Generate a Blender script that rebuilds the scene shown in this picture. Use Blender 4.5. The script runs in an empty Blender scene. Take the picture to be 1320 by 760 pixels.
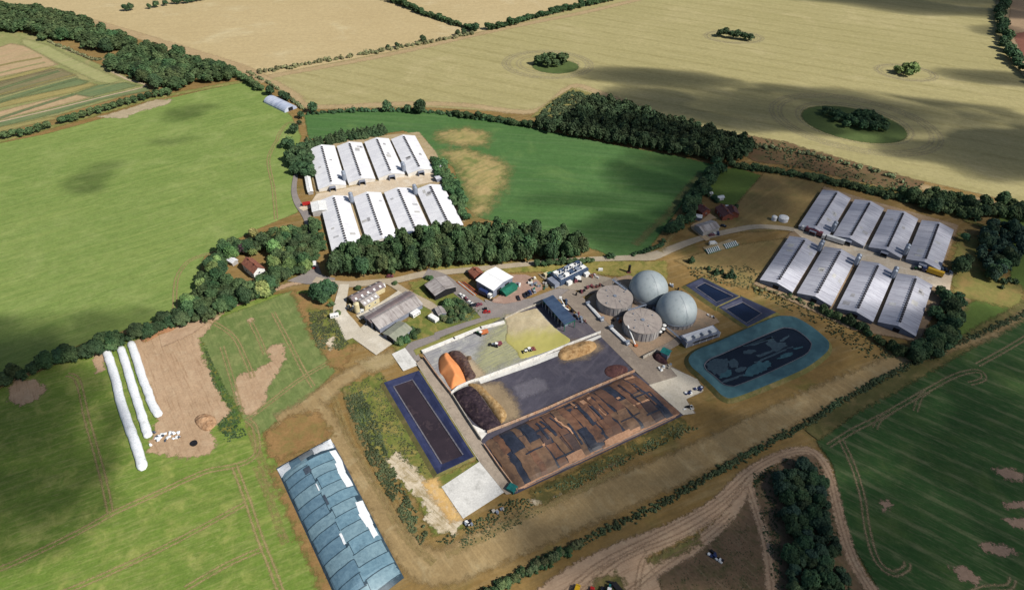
import bpy, bmesh, math, random
import numpy as np
from mathutils import Vector, Matrix, noise
random.seed(7); rng = np.random.default_rng(7)
S = bpy.context.scene; COL = S.collection
# ---------------------------------------------------------------- camera
CH = 266.75; FL = 837.83; PIT = math.radians(40.4206); ROL = math.radians(1.0227)
cd = bpy.data.cameras.new('camera'); cam = bpy.data.objects.new('camera', cd); COL.objects.link(cam); S.camera = cam
_fw = Vector((0, math.cos(PIT), -math.sin(PIT))); _r0 = Vector((1, 0, 0)); _u0 = _r0.cross(_fw)
_r = _r0*math.cos(ROL)+_u0*math.sin(ROL); _u = -_r0*math.sin(ROL)+_u0*math.cos(ROL)
M = Matrix((( _r.x, _u.x, -_fw.x, 0), (_r.y, _u.y, -_fw.y, 0), (_r.z, _u.z, -_fw.z, CH), (0, 0, 0, 1)))
cam.matrix_world = M
cd.sensor_fit = 'HORIZONTAL'; cd.sensor_width = 36; cd.lens = FL/1320*36; cd.clip_start = 1; cd.clip_end = 20000
# ---------------------------------------------------------------- world, sun, exposure
SUN_EL = math.radians(43); SUN_AZ = math.radians(-28)       # azimuth from +x, anticlockwise
SDIR = Vector((math.cos(SUN_EL)*math.cos(SUN_AZ), math.cos(SUN_EL)*math.sin(SUN_AZ), math.sin(SUN_EL)))
W = bpy.data.worlds.new('World'); S.world = W; W.use_nodes = True
nt = W.node_tree; bg = nt.nodes['Background']; sky = nt.nodes.new('ShaderNodeTexSky'); sky.sky_type = 'NISHITA'
sky.sun_disc = False; sky.sun_elevation = SUN_EL; sky.sun_rotation = math.pi/2-SUN_AZ
sky.air_density = 1.0; sky.dust_density = 1.2
nt.links.new(sky.outputs[0], bg.inputs[0]); bg.inputs[1].default_value = 0.058
sl = bpy.data.lights.new('sun', 'SUN'); sl.energy = 4.6; sl.angle = math.radians(0.5); sl.color = (1, 0.955, 0.88)
so = bpy.data.objects.new('sun', sl); COL.objects.link(so); so.rotation_euler = SDIR.to_track_quat('Z', 'Y').to_euler()
S.view_settings.view_transform = 'Standard'; S.view_settings.look = 'None'; S.view_settings.gamma = 1
S.view_settings.use_curve_mapping = False; S.view_settings.exposure = 0.5
S.render.engine = 'CYCLES'; S.cycles.transparent_max_bounces = 24; S.cycles.max_bounces = 5
S.cycles.diffuse_bounces = 2; S.cycles.glossy_bounces = 2; S.cycles.volume_bounces = 0

# ---------------------------------------------------------------- basic helpers
def G(x, y, z=0.0):
    "the point of the place seen at photograph pixel x, y, at height z"
    d = _fw+_r*((x-660)/FL)-_u*((y-380)/FL); t = (z-CH)/d.z
    return Vector((d.x*t, d.y*t, z))
def Z(ox, oy, s, pts): return [(ox+x/s, oy+y/s) for x, y in pts]
def lin(c):
    c = c/255; return c/12.92 if c <= .04045 else ((c+.055)/1.055)**2.4
def A(r, g, b, k=.62): return (lin(r)*k, lin(g)*k, lin(b)*k, 1)
def tag(o, label=None, cat=None, group=None, kind=None):
    if label: o['label'] = label
    if cat: o['category'] = cat
    if group: o['group'] = group
    if kind: o['kind'] = kind
    return o
def link(name, me, mats=None, parent=None):
    o = bpy.data.objects.new(name, me); COL.objects.link(o)
    if mats is not None and me is not None and not me.materials:
        for m in (mats if isinstance(mats, (list, tuple)) else [mats]): me.materials.append(m)
    if parent: o.parent = parent
    return o
def empty(name, loc, rz=0, label=None, cat=None, group=None):
    o = bpy.data.objects.new(name, None); COL.objects.link(o); o.location = loc; o.rotation_euler = (0, 0, rz)
    o.empty_display_size = .5
    return tag(o, label, cat, group)
def copy_tree(o, parent=None):
    c = o.copy(); COL.objects.link(c); c.parent = parent
    for ch in list(o.children): copy_tree(ch, c)
    return c
class MB:
    def __init__(s): s.v = []; s.f = []; s.m = []; s.sm = []
    def add(s, vs, fs, mi=0, smooth=False):
        n = len(s.v); s.v += [tuple(v) for v in vs]; s.f += [[i+n for i in f] for f in fs]; s.m += [mi]*len(fs); s.sm += [smooth]*len(fs); return s
    def box(s, c, d, rz=0, mi=0, taper=1):
        cx, cy, cz = c; a, b, h = d[0]/2, d[1]/2, d[2]; co, si = math.cos(rz), math.sin(rz); vs = []
        for z, k in ((cz, 1), (cz+h, taper)):
            for x, y in ((-a, -b), (a, -b), (a, b), (-a, b)):
                x *= k; y *= k; vs.append((cx+x*co-y*si, cy+x*si+y*co, z))
        return s.add(vs, [(3, 2, 1, 0), (4, 5, 6, 7), (0, 1, 5, 4), (1, 2, 6, 5), (2, 3, 7, 6), (3, 0, 4, 7)], mi)
    def cyl(s, c, r, h, n=12, mi=0, r2=None, cap=True, smooth=True):
        r2 = r if r2 is None else r2; vs = []
        for z, q in ((c[2], r), (c[2]+h, r2)):
            vs += [(c[0]+q*math.cos(2*math.pi*i/n), c[1]+q*math.sin(2*math.pi*i/n), z) for i in range(n)]
        s.add(vs, [(i, (i+1) % n, n+(i+1) % n, n+i) for i in range(n)], mi, smooth)
        if cap: s.add(vs[n:], [tuple(range(n))], mi); s.add(vs[:n], [tuple(range(n))[::-1]], mi)
        return s
    def bar(s, a, b, r, n=6, mi=0):
        a = Vector(a); b = Vector(b); d = (b-a).normalized(); x = d.orthogonal().normalized(); y = d.cross(x); vs = []
        for p in (a, b): vs += [p+x*r*math.cos(2*math.pi*i/n)+y*r*math.sin(2*math.pi*i/n) for i in range(n)]
        return s.add(vs, [(i, (i+1) % n, n+(i+1) % n, n+i) for i in range(n)]+[tuple(range(n))[::-1], tuple(range(n, 2*n))], mi)
    def prism(s, pts, z0, z1, mi=0):
        n = len(pts); vs = [(p[0], p[1], z0) for p in pts]+[(p[0], p[1], z1) for p in pts]
        ar = sum(pts[i][0]*pts[(i+1) % n][1]-pts[(i+1) % n][0]*pts[i][1] for i in range(n))
        o = (lambda f: f) if ar > 0 else (lambda f: f[::-1])
        return s.add(vs, [o((i, (i+1) % n, n+(i+1) % n, n+i)) for i in range(n)]+[o(tuple(range(n, 2*n))), o(tuple(range(n))[::-1])], mi)
    def profile(s, prof, x0, x1, mi=0, smooth=False):
        "prism along x of the (y, z) outline prof"
        n = len(prof); vs = [(x0, y, z) for y, z in prof]+[(x1, y, z) for y, z in prof]
        return s.add(vs, [(i, (i+1) % n, n+(i+1) % n, n+i) for i in range(n)]+[tuple(range(n))[::-1], tuple(range(n, 2*n))], mi, smooth)
    def build(s, name, mats, parent=None, fix=True):
        me = bpy.data.meshes.new(name); me.from_pydata(s.v, [], s.f)
        for i, p in enumerate(me.polygons): p.material_index = s.m[i]; p.use_smooth = s.sm[i]
        if fix:
            bm = bmesh.new(); bm.from_mesh(me); bmesh.ops.recalc_face_normals(bm, faces=bm.faces); bm.to_mesh(me); bm.free()
        return link(name, me, mats, parent)
def pp(o, name, mb, mat): return mb.build(name, mat, o)

# ---------------------------------------------------------------- materials
def newmat(name):
    m = bpy.data.materials.new(name); m.use_nodes = True; n = m.node_tree; b = n.nodes['Principled BSDF']
    b.inputs['Roughness'].default_value = .85; b.inputs['Specular IOR Level'].default_value = .25; return m, n, b
def NN(n, t, **k):
    x = n.nodes.new(t)
    for a, v in k.items():
        if isinstance(v, (int, float, tuple, str)) and a in x.inputs: x.inputs[a].default_value = v
        else: setattr(x, a, v)
    return x
def mathn(n, op, a, b=None, c=None, clamp=False):
    x = n.nodes.new('ShaderNodeMath'); x.operation = op; x.use_clamp = clamp
    for i, v in enumerate((a, b, c)):
        if v is None: continue
        if isinstance(v, (int, float)): x.inputs[i].default_value = v
        else: n.links.new(v, x.inputs[i])
    return x.outputs[0]
def mixc(n, f, a, b, mode='MIX'):
    x = n.nodes.new('ShaderNodeMix'); x.data_type = 'RGBA'; x.blend_type = mode
    for s, v in ((x.inputs[0], f), (x.inputs[6], a), (x.inputs[7], b)):
        if isinstance(v, (int, float, tuple)): s.default_value = v
        else: n.links.new(v, s)
    return x.outputs[2]
def noisen(n, vec, scale, detail=4, rough=.55, dist=0):
    x = n.nodes.new('ShaderNodeTexNoise'); x.inputs['Scale'].default_value = scale; x.inputs['Detail'].default_value = detail
    x.inputs['Roughness'].default_value = rough; x.inputs['Distortion'].default_value = dist
    if vec is not None: n.links.new(vec, x.inputs['Vector'])
    return x.outputs[0]
def ramp(n, f, lo, hi):
    x = n.nodes.new('ShaderNodeMapRange'); x.interpolation_type = 'SMOOTHSTEP'; n.links.new(f, x.inputs[0])
    x.inputs[1].default_value = lo; x.inputs[2].default_value = hi; return x.outputs[0]
def rotvec(n, ang, sx, sy, off=(0, 0, 0)):
    g = n.nodes.new('ShaderNodeNewGeometry'); mp = n.nodes.new('ShaderNodeMapping'); mp.vector_type = 'TEXTURE'
    mp.inputs['Rotation'].default_value = (0, 0, ang); mp.inputs['Scale'].default_value = (sx, sy, 1); mp.inputs['Location'].default_value = off
    n.links.new(g.outputs['Position'], mp.inputs['Vector']); return mp.outputs[0]
def ground_mat(name, c1, c2, big=40, fine=2.0, c3=None, c3amt=.45, c3s=12, streak=None, lines=None, feather=2., edge=0., gloss=.9, contrast=1., bump=.0, alpha=1., grain=.55):
    """soil, grass or crop: two colours mixed by broad and fine noise, a third in patches; streak=(angle, length, width, colour, lo, hi) drawn-out
    noise along a direction; lines=(angle, spacing, colour, strength) drill lines; edge: how many metres the outline wanders"""
    m, n, b = newmat(name); P = n.nodes.new('ShaderNodeNewGeometry').outputs['Position']
    nb = noisen(n, P, 1/big, 5, .6, .3); nf = noisen(n, P, 1/fine, 3, .7)
    f = mathn(n, 'ADD', mathn(n, 'MULTIPLY', nb, .6*contrast), mathn(n, 'MULTIPLY', nf, .4)); f = ramp(n, f, .5*(.6*contrast+.4)-.24, .5*(.6*contrast+.4)+.24)
    c = mixc(n, f, c1, c2)
    if c3 is not None: c = mixc(n, ramp(n, noisen(n, P, 1/c3s, 6, .65, .6), c3amt-.06, c3amt+.2), c3, c) if c3amt < .5 else mixc(n, ramp(n, noisen(n, P, 1/c3s, 6, .65, .6), c3amt-.08, c3amt+.2), c, c3)
    for st in (streak if isinstance(streak, list) else [streak] if streak else []):
        v = rotvec(n, st[0], st[1], st[2]); c = mixc(n, mathn(n, 'MULTIPLY', ramp(n, noisen(n, v, 1, 4, .6), st[4]-.06, st[5]+.14), st[6] if len(st) > 6 else .8), c, st[3])
    for ln in (lines if isinstance(lines, list) else [lines] if lines else []):
        v = rotvec(n, ln[0], 1, 1); w = n.nodes.new('ShaderNodeTexWave'); w.bands_direction = 'Y'; w.inputs['Scale'].default_value = .314/ln[1]*1.0
        w.inputs['Distortion'].default_value = ln[4] if len(ln) > 4 else .6; w.inputs['Detail'].default_value = 2; w.inputs['Detail Scale'].default_value = .3
        n.links.new(v, w.inputs['Vector'])
        k = mathn(n, 'MULTIPLY', ramp(n, w.outputs[1], .72, .97), ramp(n, noisen(n, rotvec(n, ln[0], 14, 3), 1, 4, .7), .35, .65))
        c = mixc(n, mathn(n, 'MULTIPLY', k, ln[3]), c, ln[2])
    sp = mathn(n, 'ADD', mathn(n, 'MULTIPLY', noisen(n, P, 1.1, 2, .8), 1.1), mathn(n, 'MULTIPLY', noisen(n, P, .22, 4, .7), .9)); hv = n.nodes.new('ShaderNodeHueSaturation')
    n.links.new(mathn(n, 'ADD', mathn(n, 'MULTIPLY', mathn(n, 'SUBTRACT', sp, 1.), grain), 1.), hv.inputs['Value']); hv.inputs['Saturation'].default_value = 1.0; n.links.new(c, hv.inputs['Color']); c = hv.outputs[0]
    n.links.new(c, b.inputs['Base Color']); b.inputs['Roughness'].default_value = gloss; b.inputs['Specular IOR Level'].default_value = .12
    if bump:
        bp = n.nodes.new('ShaderNodeBump'); bp.inputs['Strength'].default_value = bump; bp.inputs['Distance'].default_value = .5
        n.links.new(nf, bp.inputs['Height']); n.links.new(bp.outputs[0], b.inputs['Normal'])
    if feather:
        at = n.nodes.new('ShaderNodeAttribute'); at.attribute_name = 'edge'
        e = at.outputs['Fac']
        if edge:
            e = mathn(n, 'ADD', e, mathn(n, 'MULTIPLY', mathn(n, 'SUBTRACT', noisen(n, P, 1/max(edge*1.6, .8), 5, .7), .5), 5.*edge))
        a = ramp(n, e, -feather/2, feather/2)
        if alpha < 1: a = mathn(n, 'MULTIPLY', a, alpha)
        n.links.new(a, b.inputs['Alpha'])
    return m
def solid_mat(name, c, c2=None, sc=.3, rough=.7, spec=.3, metal=0, streak=None, bump=0, rnd=0, obj=True):
    m, n, b = newmat(name); b.inputs['Roughness'].default_value = rough; b.inputs['Specular IOR Level'].default_value = spec; b.inputs['Metallic'].default_value = metal
    tc = n.nodes.new('ShaderNodeTexCoord').outputs['Object']; nf = noisen(n, tc, sc, 5, .65)
    col = mixc(n, ramp(n, nf, .35, .65), c, c2 if c2 else (c[0]*.8, c[1]*.8, c[2]*.8, 1))
    if streak:                                       # (scale xyz, colour, lo, hi, amount): rust, dirt runs, sheet joints in the thing's own axes
        mp = n.nodes.new('ShaderNodeMapping'); mp.inputs['Scale'].default_value = streak[0]; n.links.new(tc, mp.inputs[0])
        col = mixc(n, mathn(n, 'MULTIPLY', ramp(n, noisen(n, mp.outputs[0], 1, 4, .7), streak[2], streak[3]), streak[4]), col, streak[1])
    if rnd:
        oi = n.nodes.new('ShaderNodeObjectInfo'); hs = n.nodes.new('ShaderNodeHueSaturation')
        n.links.new(mathn(n, 'ADD', mathn(n, 'MULTIPLY', oi.outputs['Random'], rnd), 1-rnd/2), hs.inputs['Value']); n.links.new(col, hs.inputs['Color']); col = hs.outputs[0]
    n.links.new(col, b.inputs['Base Color'])
    if bump:
        bp = n.nodes.new('ShaderNodeBump'); bp.inputs['Strength'].default_value = bump; bp.inputs['Distance'].default_value = .2
        n.links.new(nf, bp.inputs['Height']); n.links.new(bp.outputs[0], b.inputs['Normal'])
    return m

# ---------------------------------------------------------------- ground sheets (each 4 mm above the one before, the top one at z = 0)
BASE = -.5; _lay = [0]
def nextz(): _lay[0] += 1; return BASE+.004*_lay[0]
def sdf(P, poly):
    P = P[:, None, :]; a = poly[None]; b = np.roll(poly, -1, 0)[None]; ab = b-a; t = np.clip(((P-a)*ab).sum(-1)/np.maximum((ab**2).sum(-1), 1e-9), 0, 1)
    d = np.sqrt((((P-a)-ab*t[..., None])**2).sum(-1)).min(1)
    y = P[..., 1]; x = P[..., 0]; c = ((a[..., 1] > y) != (b[..., 1] > y)) & (x < (b[..., 0]-a[..., 0])*(y-a[..., 1])/np.where(b[..., 1] == a[..., 1], 1e-9, b[..., 1]-a[..., 1])+a[..., 0])
    return np.where(c.sum(1) % 2 == 1, d, -d)
def smooth(pts, closed=False, k=4):
    P = [Vector(p) for p in pts]; n = len(P); out = []
    for i in range(n if closed else n-1):
        a = P[(i-1) % n] if closed or i > 0 else P[0]; b = P[i]; c = P[(i+1) % n]; d = P[(i+2) % n] if closed or i+2 < n else P[-1]
        for j in range(k):
            t = j/k; out.append(.5*((2*b)+(c-a)*t+(2*a-5*b+4*c-d)*t*t+(3*b-a-3*c+d)*t**3))
    if not closed: out.append(P[-1])
    return out
def wpoly(px, z=0, sm=False):
    w = [G(x, y, z) for x, y in px]
    return smooth(w, True) if sm else w
def patch(name, px, mat, margin=4., n=110, sm=False, world=None, z=None):
    poly = np.array([(p.x, p.y) for p in (world or wpoly(px, 0, sm))]); lo = poly.min(0)-margin; hi = poly.max(0)+margin
    cell = max((hi-lo).max()/n, .7); nx, ny = (np.ceil((hi-lo)/cell).astype(int)+1)
    X, Y = np.meshgrid(lo[0]+cell*np.arange(nx), lo[1]+cell*np.arange(ny)); P = np.stack([X.ravel(), Y.ravel()], -1); d = sdf(P, poly)
    I = np.arange(nx*ny).reshape(ny, nx); q = np.stack([I[:-1, :-1], I[:-1, 1:], I[1:, 1:], I[1:, :-1]], -1).reshape(-1, 4)
    q = q[(d[q] > -margin).any(1)]; used, inv = np.unique(q, return_inverse=True); q = inv.reshape(-1, 4)
    me = bpy.data.meshes.new(name); zz = nextz() if z is None else z
    me.from_pydata(np.column_stack([P[used], np.full(len(used), zz)]).tolist(), [], q.tolist())
    at = me.attributes.new('edge', 'FLOAT', 'POINT'); at.data.foreach_set('value', d[used].astype(np.float32))
    return tag(link(name, me, mat), kind='structure')
def flat(name, px, mat, world=None, sm=False, z=None):
    "a sheet with a crisp outline"
    w = world or wpoly(px, 0, sm); zz = nextz() if z is None else z; me = bpy.data.meshes.new(name); bm = bmesh.new()
    f = bm.faces.new([bm.verts.new((p.x, p.y, zz)) for p in w]); f.normal_update()
    if f.normal.z < 0: f.normal_flip()
    bmesh.ops.triangulate(bm, faces=[f]); bm.to_mesh(me); bm.free()
    at = me.attributes.new('edge', 'FLOAT', 'POINT'); at.data.foreach_set('value', [9.]*len(me.vertices))
    return tag(link(name, me, mat), kind='structure')
def ribbon_mesh(me_parts, w, hw, mg, z, off=0.):
    V, F, E = me_parts; n0 = len(V); n = len(w)
    for i, p in enumerate(w):
        a = w[max(i-1, 0)]; b = w[min(i+1, n-1)]; t = (b-a); t = Vector((t.x, t.y, 0)).normalized(); s = Vector((-t.y, t.x, 0))
        h = hw[i] if isinstance(hw, list) else hw
        for o in (-h-mg, -h, 0, h, h+mg):
            V.append((p.x+s.x*(o+off), p.y+s.y*(o+off), z)); E.append(h-abs(o))
    for i in range(n-1):
        for j in range(4):
            a = n0+i*5+j; F.append((a, a+5, a+6, a+1)[::-1])
def track(name, px, width, mat, mg=1.5, gauge=None, k=5, kind='structure', world=None):
    "a road or path; with a gauge, the two wheel lines of a farm track"
    w = smooth(world or [G(x, y) for x, y in px], False, k); z = nextz(); parts = ([], [], [])
    if gauge:
        for o in (-gauge/2, gauge/2): ribbon_mesh(parts, w, width/2, mg, z, o)
    else:
        hw = [h/2 for h in np.interp(np.arange(len(w))/(k), range(len(width)), width)] if isinstance(width, (list, tuple)) else width/2
        ribbon_mesh(parts, w, hw, mg, z)
    me = bpy.data.meshes.new(name); me.from_pydata(parts[0], [], parts[1]); at = me.attributes.new('edge', 'FLOAT', 'POINT'); at.data.foreach_set('value', parts[2])
    return tag(link(name, me, mat), kind=kind)
# ---------------------------------------------------------------- the ground: fields, paddocks, tracks, roads and yards
def ang(a, b): d = G(*b)-G(*a); return math.atan2(d.y, d.x)
m_dry = ground_mat('dry_grass', A(160,130,80), A(136,110,64), 60, 2.5, A(116,112,58), .58, 25, streak=[(ang((560,720),(760,640)), 30, 3, A(176,154,112), .48, .66, .5), (ang((700,640),(900,560)), 18, 1.6, A(104,92,62), .52, .68, .45)], feather=0)
me = bpy.data.meshes.new('ground'); me.from_pydata([(-6000, -1500, BASE), (6000, -1500, BASE), (6000, 9000, BASE), (-6000, 9000, BASE)], [], [(0, 1, 2, 3)])
tag(link('ground', me, m_dry), kind='structure')
wa = ang((720,20),(1100,80))
wl = ang((100,40),(560,20))
m_wheat_a = ground_mat('wheat_tan', A(208,188,143), A(197,176,130), 150, 4, A(218,203,162), .6, 60, streak=[(wl, 90, 5, A(186,166,124), .5, .7, .45), (wl, 24, 1.1, A(180,158,118), .52, .64, .5)], feather=3, edge=1)
m_wheat_b = ground_mat('wheat_khaki', A(187,176,126), A(173,164,113), 160, 4, A(198,185,137), .58, 70, streak=[(wa, 120, 5, A(160,152,100), .48, .68, .5), (wa, 60, 1.5, A(206,196,152), .56, .7, .35), (wa, 26, 1.1, A(158,148,104), .52, .64, .5)], lines=[(wa, 24, A(150,140,92), .45, .3)], feather=3, edge=1)
m_wheat_edge = ground_mat('wheat_margin', A(214,188,146), A(196,170,128), 30, 3, feather=5, edge=2, alpha=.75)
patch('wheat_field', [(-400,-130),(1900,-130),(1900,420),(1320,262),(1190,232),(962,186),(860,160),(760,120),(738,113),(688,146),(640,143),(550,137),(400,140),(380,128),(318,92),(230,70),(110,22),(20,5),(-400,-30)], m_wheat_a, 6, 130)
patch('wheat_field', [(336,98),(500,67),(612,42),(700,22),(800,-4),(1000,-60),(1285,-60),(1284,20),(1296,70),(1330,110),(1500,230),(1500,330),(1320,262),(1190,232),(962,186),(860,160),(760,120),(738,113),(688,146),(640,143),(550,137),(400,140),(360,116)], m_wheat_b, 6, 140)
m_soil_red = ground_mat('red_soil', A(150,100,84), A(128,84,70), 20, 3, feather=4, edge=2)
m_stub = ground_mat('stubble', A(178,152,122), A(160,136,108), 40, 3, feather=4, edge=1)
patch('stubble_field', [(1306,-20),(1500,-60),(1500,200),(1340,112),(1306,64),(1300,30)], m_stub)
patch('bare_soil', [(1306,44),(1335,38),(1400,120),(1330,96)], m_soil_red)
track('wheat_margin', [(350,104),(380,122),(404,137),(520,133),(600,135),(690,143),(738,111),(770,118),(860,152),(960,180),(1100,218),(1320,272)], 9, m_wheat_edge, 6)
track('wheat_margin', [(336,100),(500,70),(610,45),(680,30),(760,14),(860,-10)], 10, m_wheat_edge, 6)
track('wheat_margin', [(112,26),(200,52),(290,80),(318,90),(345,104)], 14, m_wheat_edge, 8)
m_gh = ground_mat('headland_line', A(196,184,150), A(180,170,134), 12, 3, feather=3, edge=1, alpha=.5)
def ring(name, cx, cy, rx, ry, n, **k): return [(cx+rx*math.cos(2*math.pi*i/n), cy+ry*math.sin(2*math.pi*i/n)) for i in range(n+1)]
def wring(cx, cy, rx, ry, rot=0, n=28):
    c = G(cx, cy); return [Vector((c.x+rx*math.cos(t)*math.cos(rot)-ry*math.sin(t)*math.sin(rot), c.y+rx*math.cos(t)*math.sin(rot)+ry*math.sin(t)*math.cos(rot), 0)) for t in [2*math.pi*i/n for i in range(n+1)]]
for (cx, cy, rx, ry, rot) in ((706,82,40,33,0),(1100,157,62,50,-.5),(946,47,38,24,0),(1168,93,34,25,-.2)):
    for k in ((1, 1.35, 1.5) if cx in (706, 1100) else (1.0, 1.12)):
        track('headland_track', None, 1.3, m_gh, 1.5, gauge=3 if k > 1 else 4, world=wring(cx, cy, rx*k*.8, ry*k*.8, rot), k=1)
m_grass_isl = ground_mat('island_grass', A(100,116,66), A(84,102,58), 12, 2, feather=3, edge=1)
patch('grass_island', None, m_grass_isl, world=wring(716,85,25,20)[:-1])
patch('grass_island', None, m_grass_isl, world=wring(1100,159,46,36,-.5)[:-1])
# the pasture and the plots upper left
sa = ang((20,330),(300,250))
m_past = ground_mat('pasture', A(136,156,84), A(120,144,72), 90, 3, A(154,168,100), .55, 30, streak=[(sa, 45, 3.5, A(152,166,92), .47, .64, .7), (sa, 30, 2, A(106,134,64), .5, .66, .6), (sa, 7, .9, A(164,174,108), .54, .66, .6)], feather=2, edge=1)
patch('pasture', [(-400,175),(0,184),(60,172),(140,150),(210,128),(320,103),(345,118),(376,150),(388,176),(376,215),(386,272),(330,295),(262,330),(250,382),(215,408),(110,440),(0,492),(-400,640)], m_past, 5, 140)
m_pale = ground_mat('pale_soil', A(196,180,150), A(176,160,130), 10, 2, feather=2.5, edge=3)
patch('bare_ground', [(128,150),(160,141),(200,128),(224,128),(215,134),(180,143),(160,152)], m_pale, 10)
m_plot = ground_mat('plot_grass', A(160,160,106), A(142,148,92), 20, 3, A(184,168,122), .56, 25, feather=3, edge=1)
patch('plot_field', [(-300,20),(0,40),(30,42),(60,50),(110,75),(150,92),(192,112),(150,126),(60,152),(0,172),(-300,230)], m_plot, 6)
def zz(pts): return Z(0, 20, 4.4727, pts)
ms = {k: ground_mat('plot_'+k, a, b, 12, 2.5, streak=[(ang((0,120),(90,95)), 40, 1.6, c, .42, .58, .85)], feather=6, edge=1.2) for k, a, b, c in (
    ('tan', A(204,174,138), A(190,158,124), A(178,166,122)), ('green', A(116,136,96), A(104,124,86), A(146,148,98)), ('ochre', A(180,164,106), A(166,152,96), A(146,144,94)), ('brown', A(156,140,106), A(140,126,94), A(118,128,86)), ('pale', A(170,172,116), A(158,162,104), A(186,178,130)))}
for k, p in (('tan', [(-400,190),(0,180),(60,160),(150,175),(260,225),(330,280),(200,310),(0,350),(-400,430)]), ('pale', [(130,130),(280,170),(430,250),(700,370),(640,390),(560,380),(300,255),(120,160)]),
             ('ochre', [(-400,450),(0,362),(230,302),(300,295),(330,306),(0,378),(-400,470)]), ('brown', [(-400,470),(0,378),(340,302),(430,340),(440,356),(40,450),(-400,530)]),
             ('green', [(-400,540),(60,450),(430,358),(510,380),(460,400),(30,488),(-400,580)]), ('ochre', [(-400,590),(0,500),(520,388),(560,396),(420,440),(0,528),(-400,620)]),
             ('tan', [(-400,650),(0,550),(320,470),(440,455),(540,465),(0,600),(-400,720)]), ('green', [(430,450),(560,400),(720,385),(800,402),(640,440),(520,468)]),
             ('green', [(-400,740),(0,610),(560,470),(840,408),(870,430),(600,480),(330,560),(0,640),(-400,780)]), ('ochre', [(-400,785),(0,642),(300,580),(340,590),(0,668),(-400,820)])):
    patch('crop_plot', zz(p), ms[k], 5, 90)
for k, (pa, pb, c_) in enumerate((((-60,470),(430,340),'ochre'), ((-60,492),(440,352),'pale'), ((-60,440),(340,318),'green'), ((-60,520),(440,366),'green'), ((-60,410),(300,306),'brown'), ((-60,610),(430,452),'green'), ((-60,345),(260,268),'pale'), ((-60,300),(240,240),'ochre'))):
    track('crop_strip', zz([pa, ((pa[0]+pb[0])/2, (pa[1]+pb[1])/2-3), pb]), 2.6+(k % 3)*.9, ms[c_], 1.5)
m_lane = ground_mat('pale_track', A(206,188,158), A(188,168,136), 10, 2, feather=1.2, edge=.5)
track('farm_track', zz([(-60,625),(0,610),(300,540),(600,465),(835,405),(740,370),(640,320)]), 2.6, m_lane)
track('farm_track', zz([(290,155),(430,215),(560,255),(620,240)]), 1.5, m_lane)
m_verge = ground_mat('rough_verge', A(150,150,88), A(128,130,70), 12, 1.5, A(180,158,108), .56, 8, feather=3, edge=2)
track('verge', [(-40,192),(60,165),(140,142),(200,126),(320,103)], 7, m_verge, 5)
# the green field in the middle with its sandy patches
fa = ang((440,160),(700,175)); fb = ang((600,180),(900,215))
m_green = ground_mat('green_field', A(88,126,70), A(76,112,60), 120, 3, A(108,138,78), .57, 40, streak=[(fa, 60, 3, A(112,140,90), .48, .66, .6), (fb, 120, 6, A(76,108,66), .5, .66, .5)], feather=2, edge=1)
patch('green_field', [(392,147),(450,142),(560,143),(640,153),(700,167),(800,188),(870,200),(922,212),(905,240),(880,262),(832,326),(795,332),(770,322),(700,300),(618,280),(596,262),(585,215),(560,200),(548,178),(520,168),(440,180),(398,178)], m_green, 5, 130)
m_sand = ground_mat('sandy_patch', A(196,170,120), A(168,156,98), 14, 3, A(120,134,74), .54, 16, streak=[(fa+.9, 20, 3, A(120,130,78), .48, .62, .7)], feather=16, edge=5)
patch('sandy_patch', [(566,170),(600,165),(628,172),(625,186),(590,186),(566,180)], m_sand, 25)
patch('sandy_patch', [(570,195),(600,192),(640,206),(655,215),(650,238),(632,262),(622,278),(612,278),(606,250),(590,215)], m_sand, 25)
m_faint = ground_mat('faint_track', A(150,140,96), A(130,130,84), 14, 3, feather=4, edge=2, alpha=.45)
track('headland_track', [(905,222),(880,250),(862,275),(840,295),(818,315)], 5, m_faint, 4)
# rough corner, heath strip and paddocks on the right
m_scrub = ground_mat('scrub_ground', A(170,156,98), A(140,132,80), 12, 2, A(110,116,62), .5, 7, feather=3, edge=2)
patch('scrub', [(684,150),(712,128),(738,113),(765,121),(742,150),(720,160)], m_scrub, 8)
m_heath = ground_mat('heath', A(132,106,78), A(114,92,66), 30, 3, A(98,98,62), .52, 14, feather=4, edge=3)
patch('heath', [(955,172),(1010,182),(1080,202),(1190,234),(1180,250),(1100,232),(1030,215),(975,208),(955,198)], m_heath, 8)
m_paddock = ground_mat('paddock', A(112,134,66), A(98,120,58), 30, 2, feather=2.5, edge=1)
patch('paddock', [(925,218),(950,216),(982,226),(966,248),(950,266),(924,260),(908,246)], m_paddock)
m_mown = ground_mat('mown_hay', A(160,136,90), A(144,122,78), 40, 2, A(130,120,74), .54, 16, streak=[(ang((1040,240),(970,290)), 40, 2.5, A(170,148,98), .48, .62, .6)], feather=3, edge=1)
patch('hay_field', [(985,222),(1065,236),(1060,246),(1020,296),(930,300),(905,284),(950,262)], m_mown)
patch('hay_field', [(1015,306),(1024,300),(978,362),(960,372),(890,345),(870,335),(930,318)], m_mown)
patch('paddock', [(1236,396),(1270,382),(1310,388),(1320,405),(1270,430),(1232,440),(1222,420)], m_paddock, 6)
patch('paddock', [(1285,270),(1330,282),(1330,370),(1300,385),(1305,330)], m_paddock, 6)
m_fgr = ground_mat('field_grass', A(146,140,80), A(122,122,64), 26, 2, A(160,136,84), .5, 14, feather=4, edge=3)
patch('field_grass', [(1236,300),(1262,306),(1270,340),(1320,372),(1320,402),(1230,380),(1226,340)], m_fgr, 8)
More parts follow.
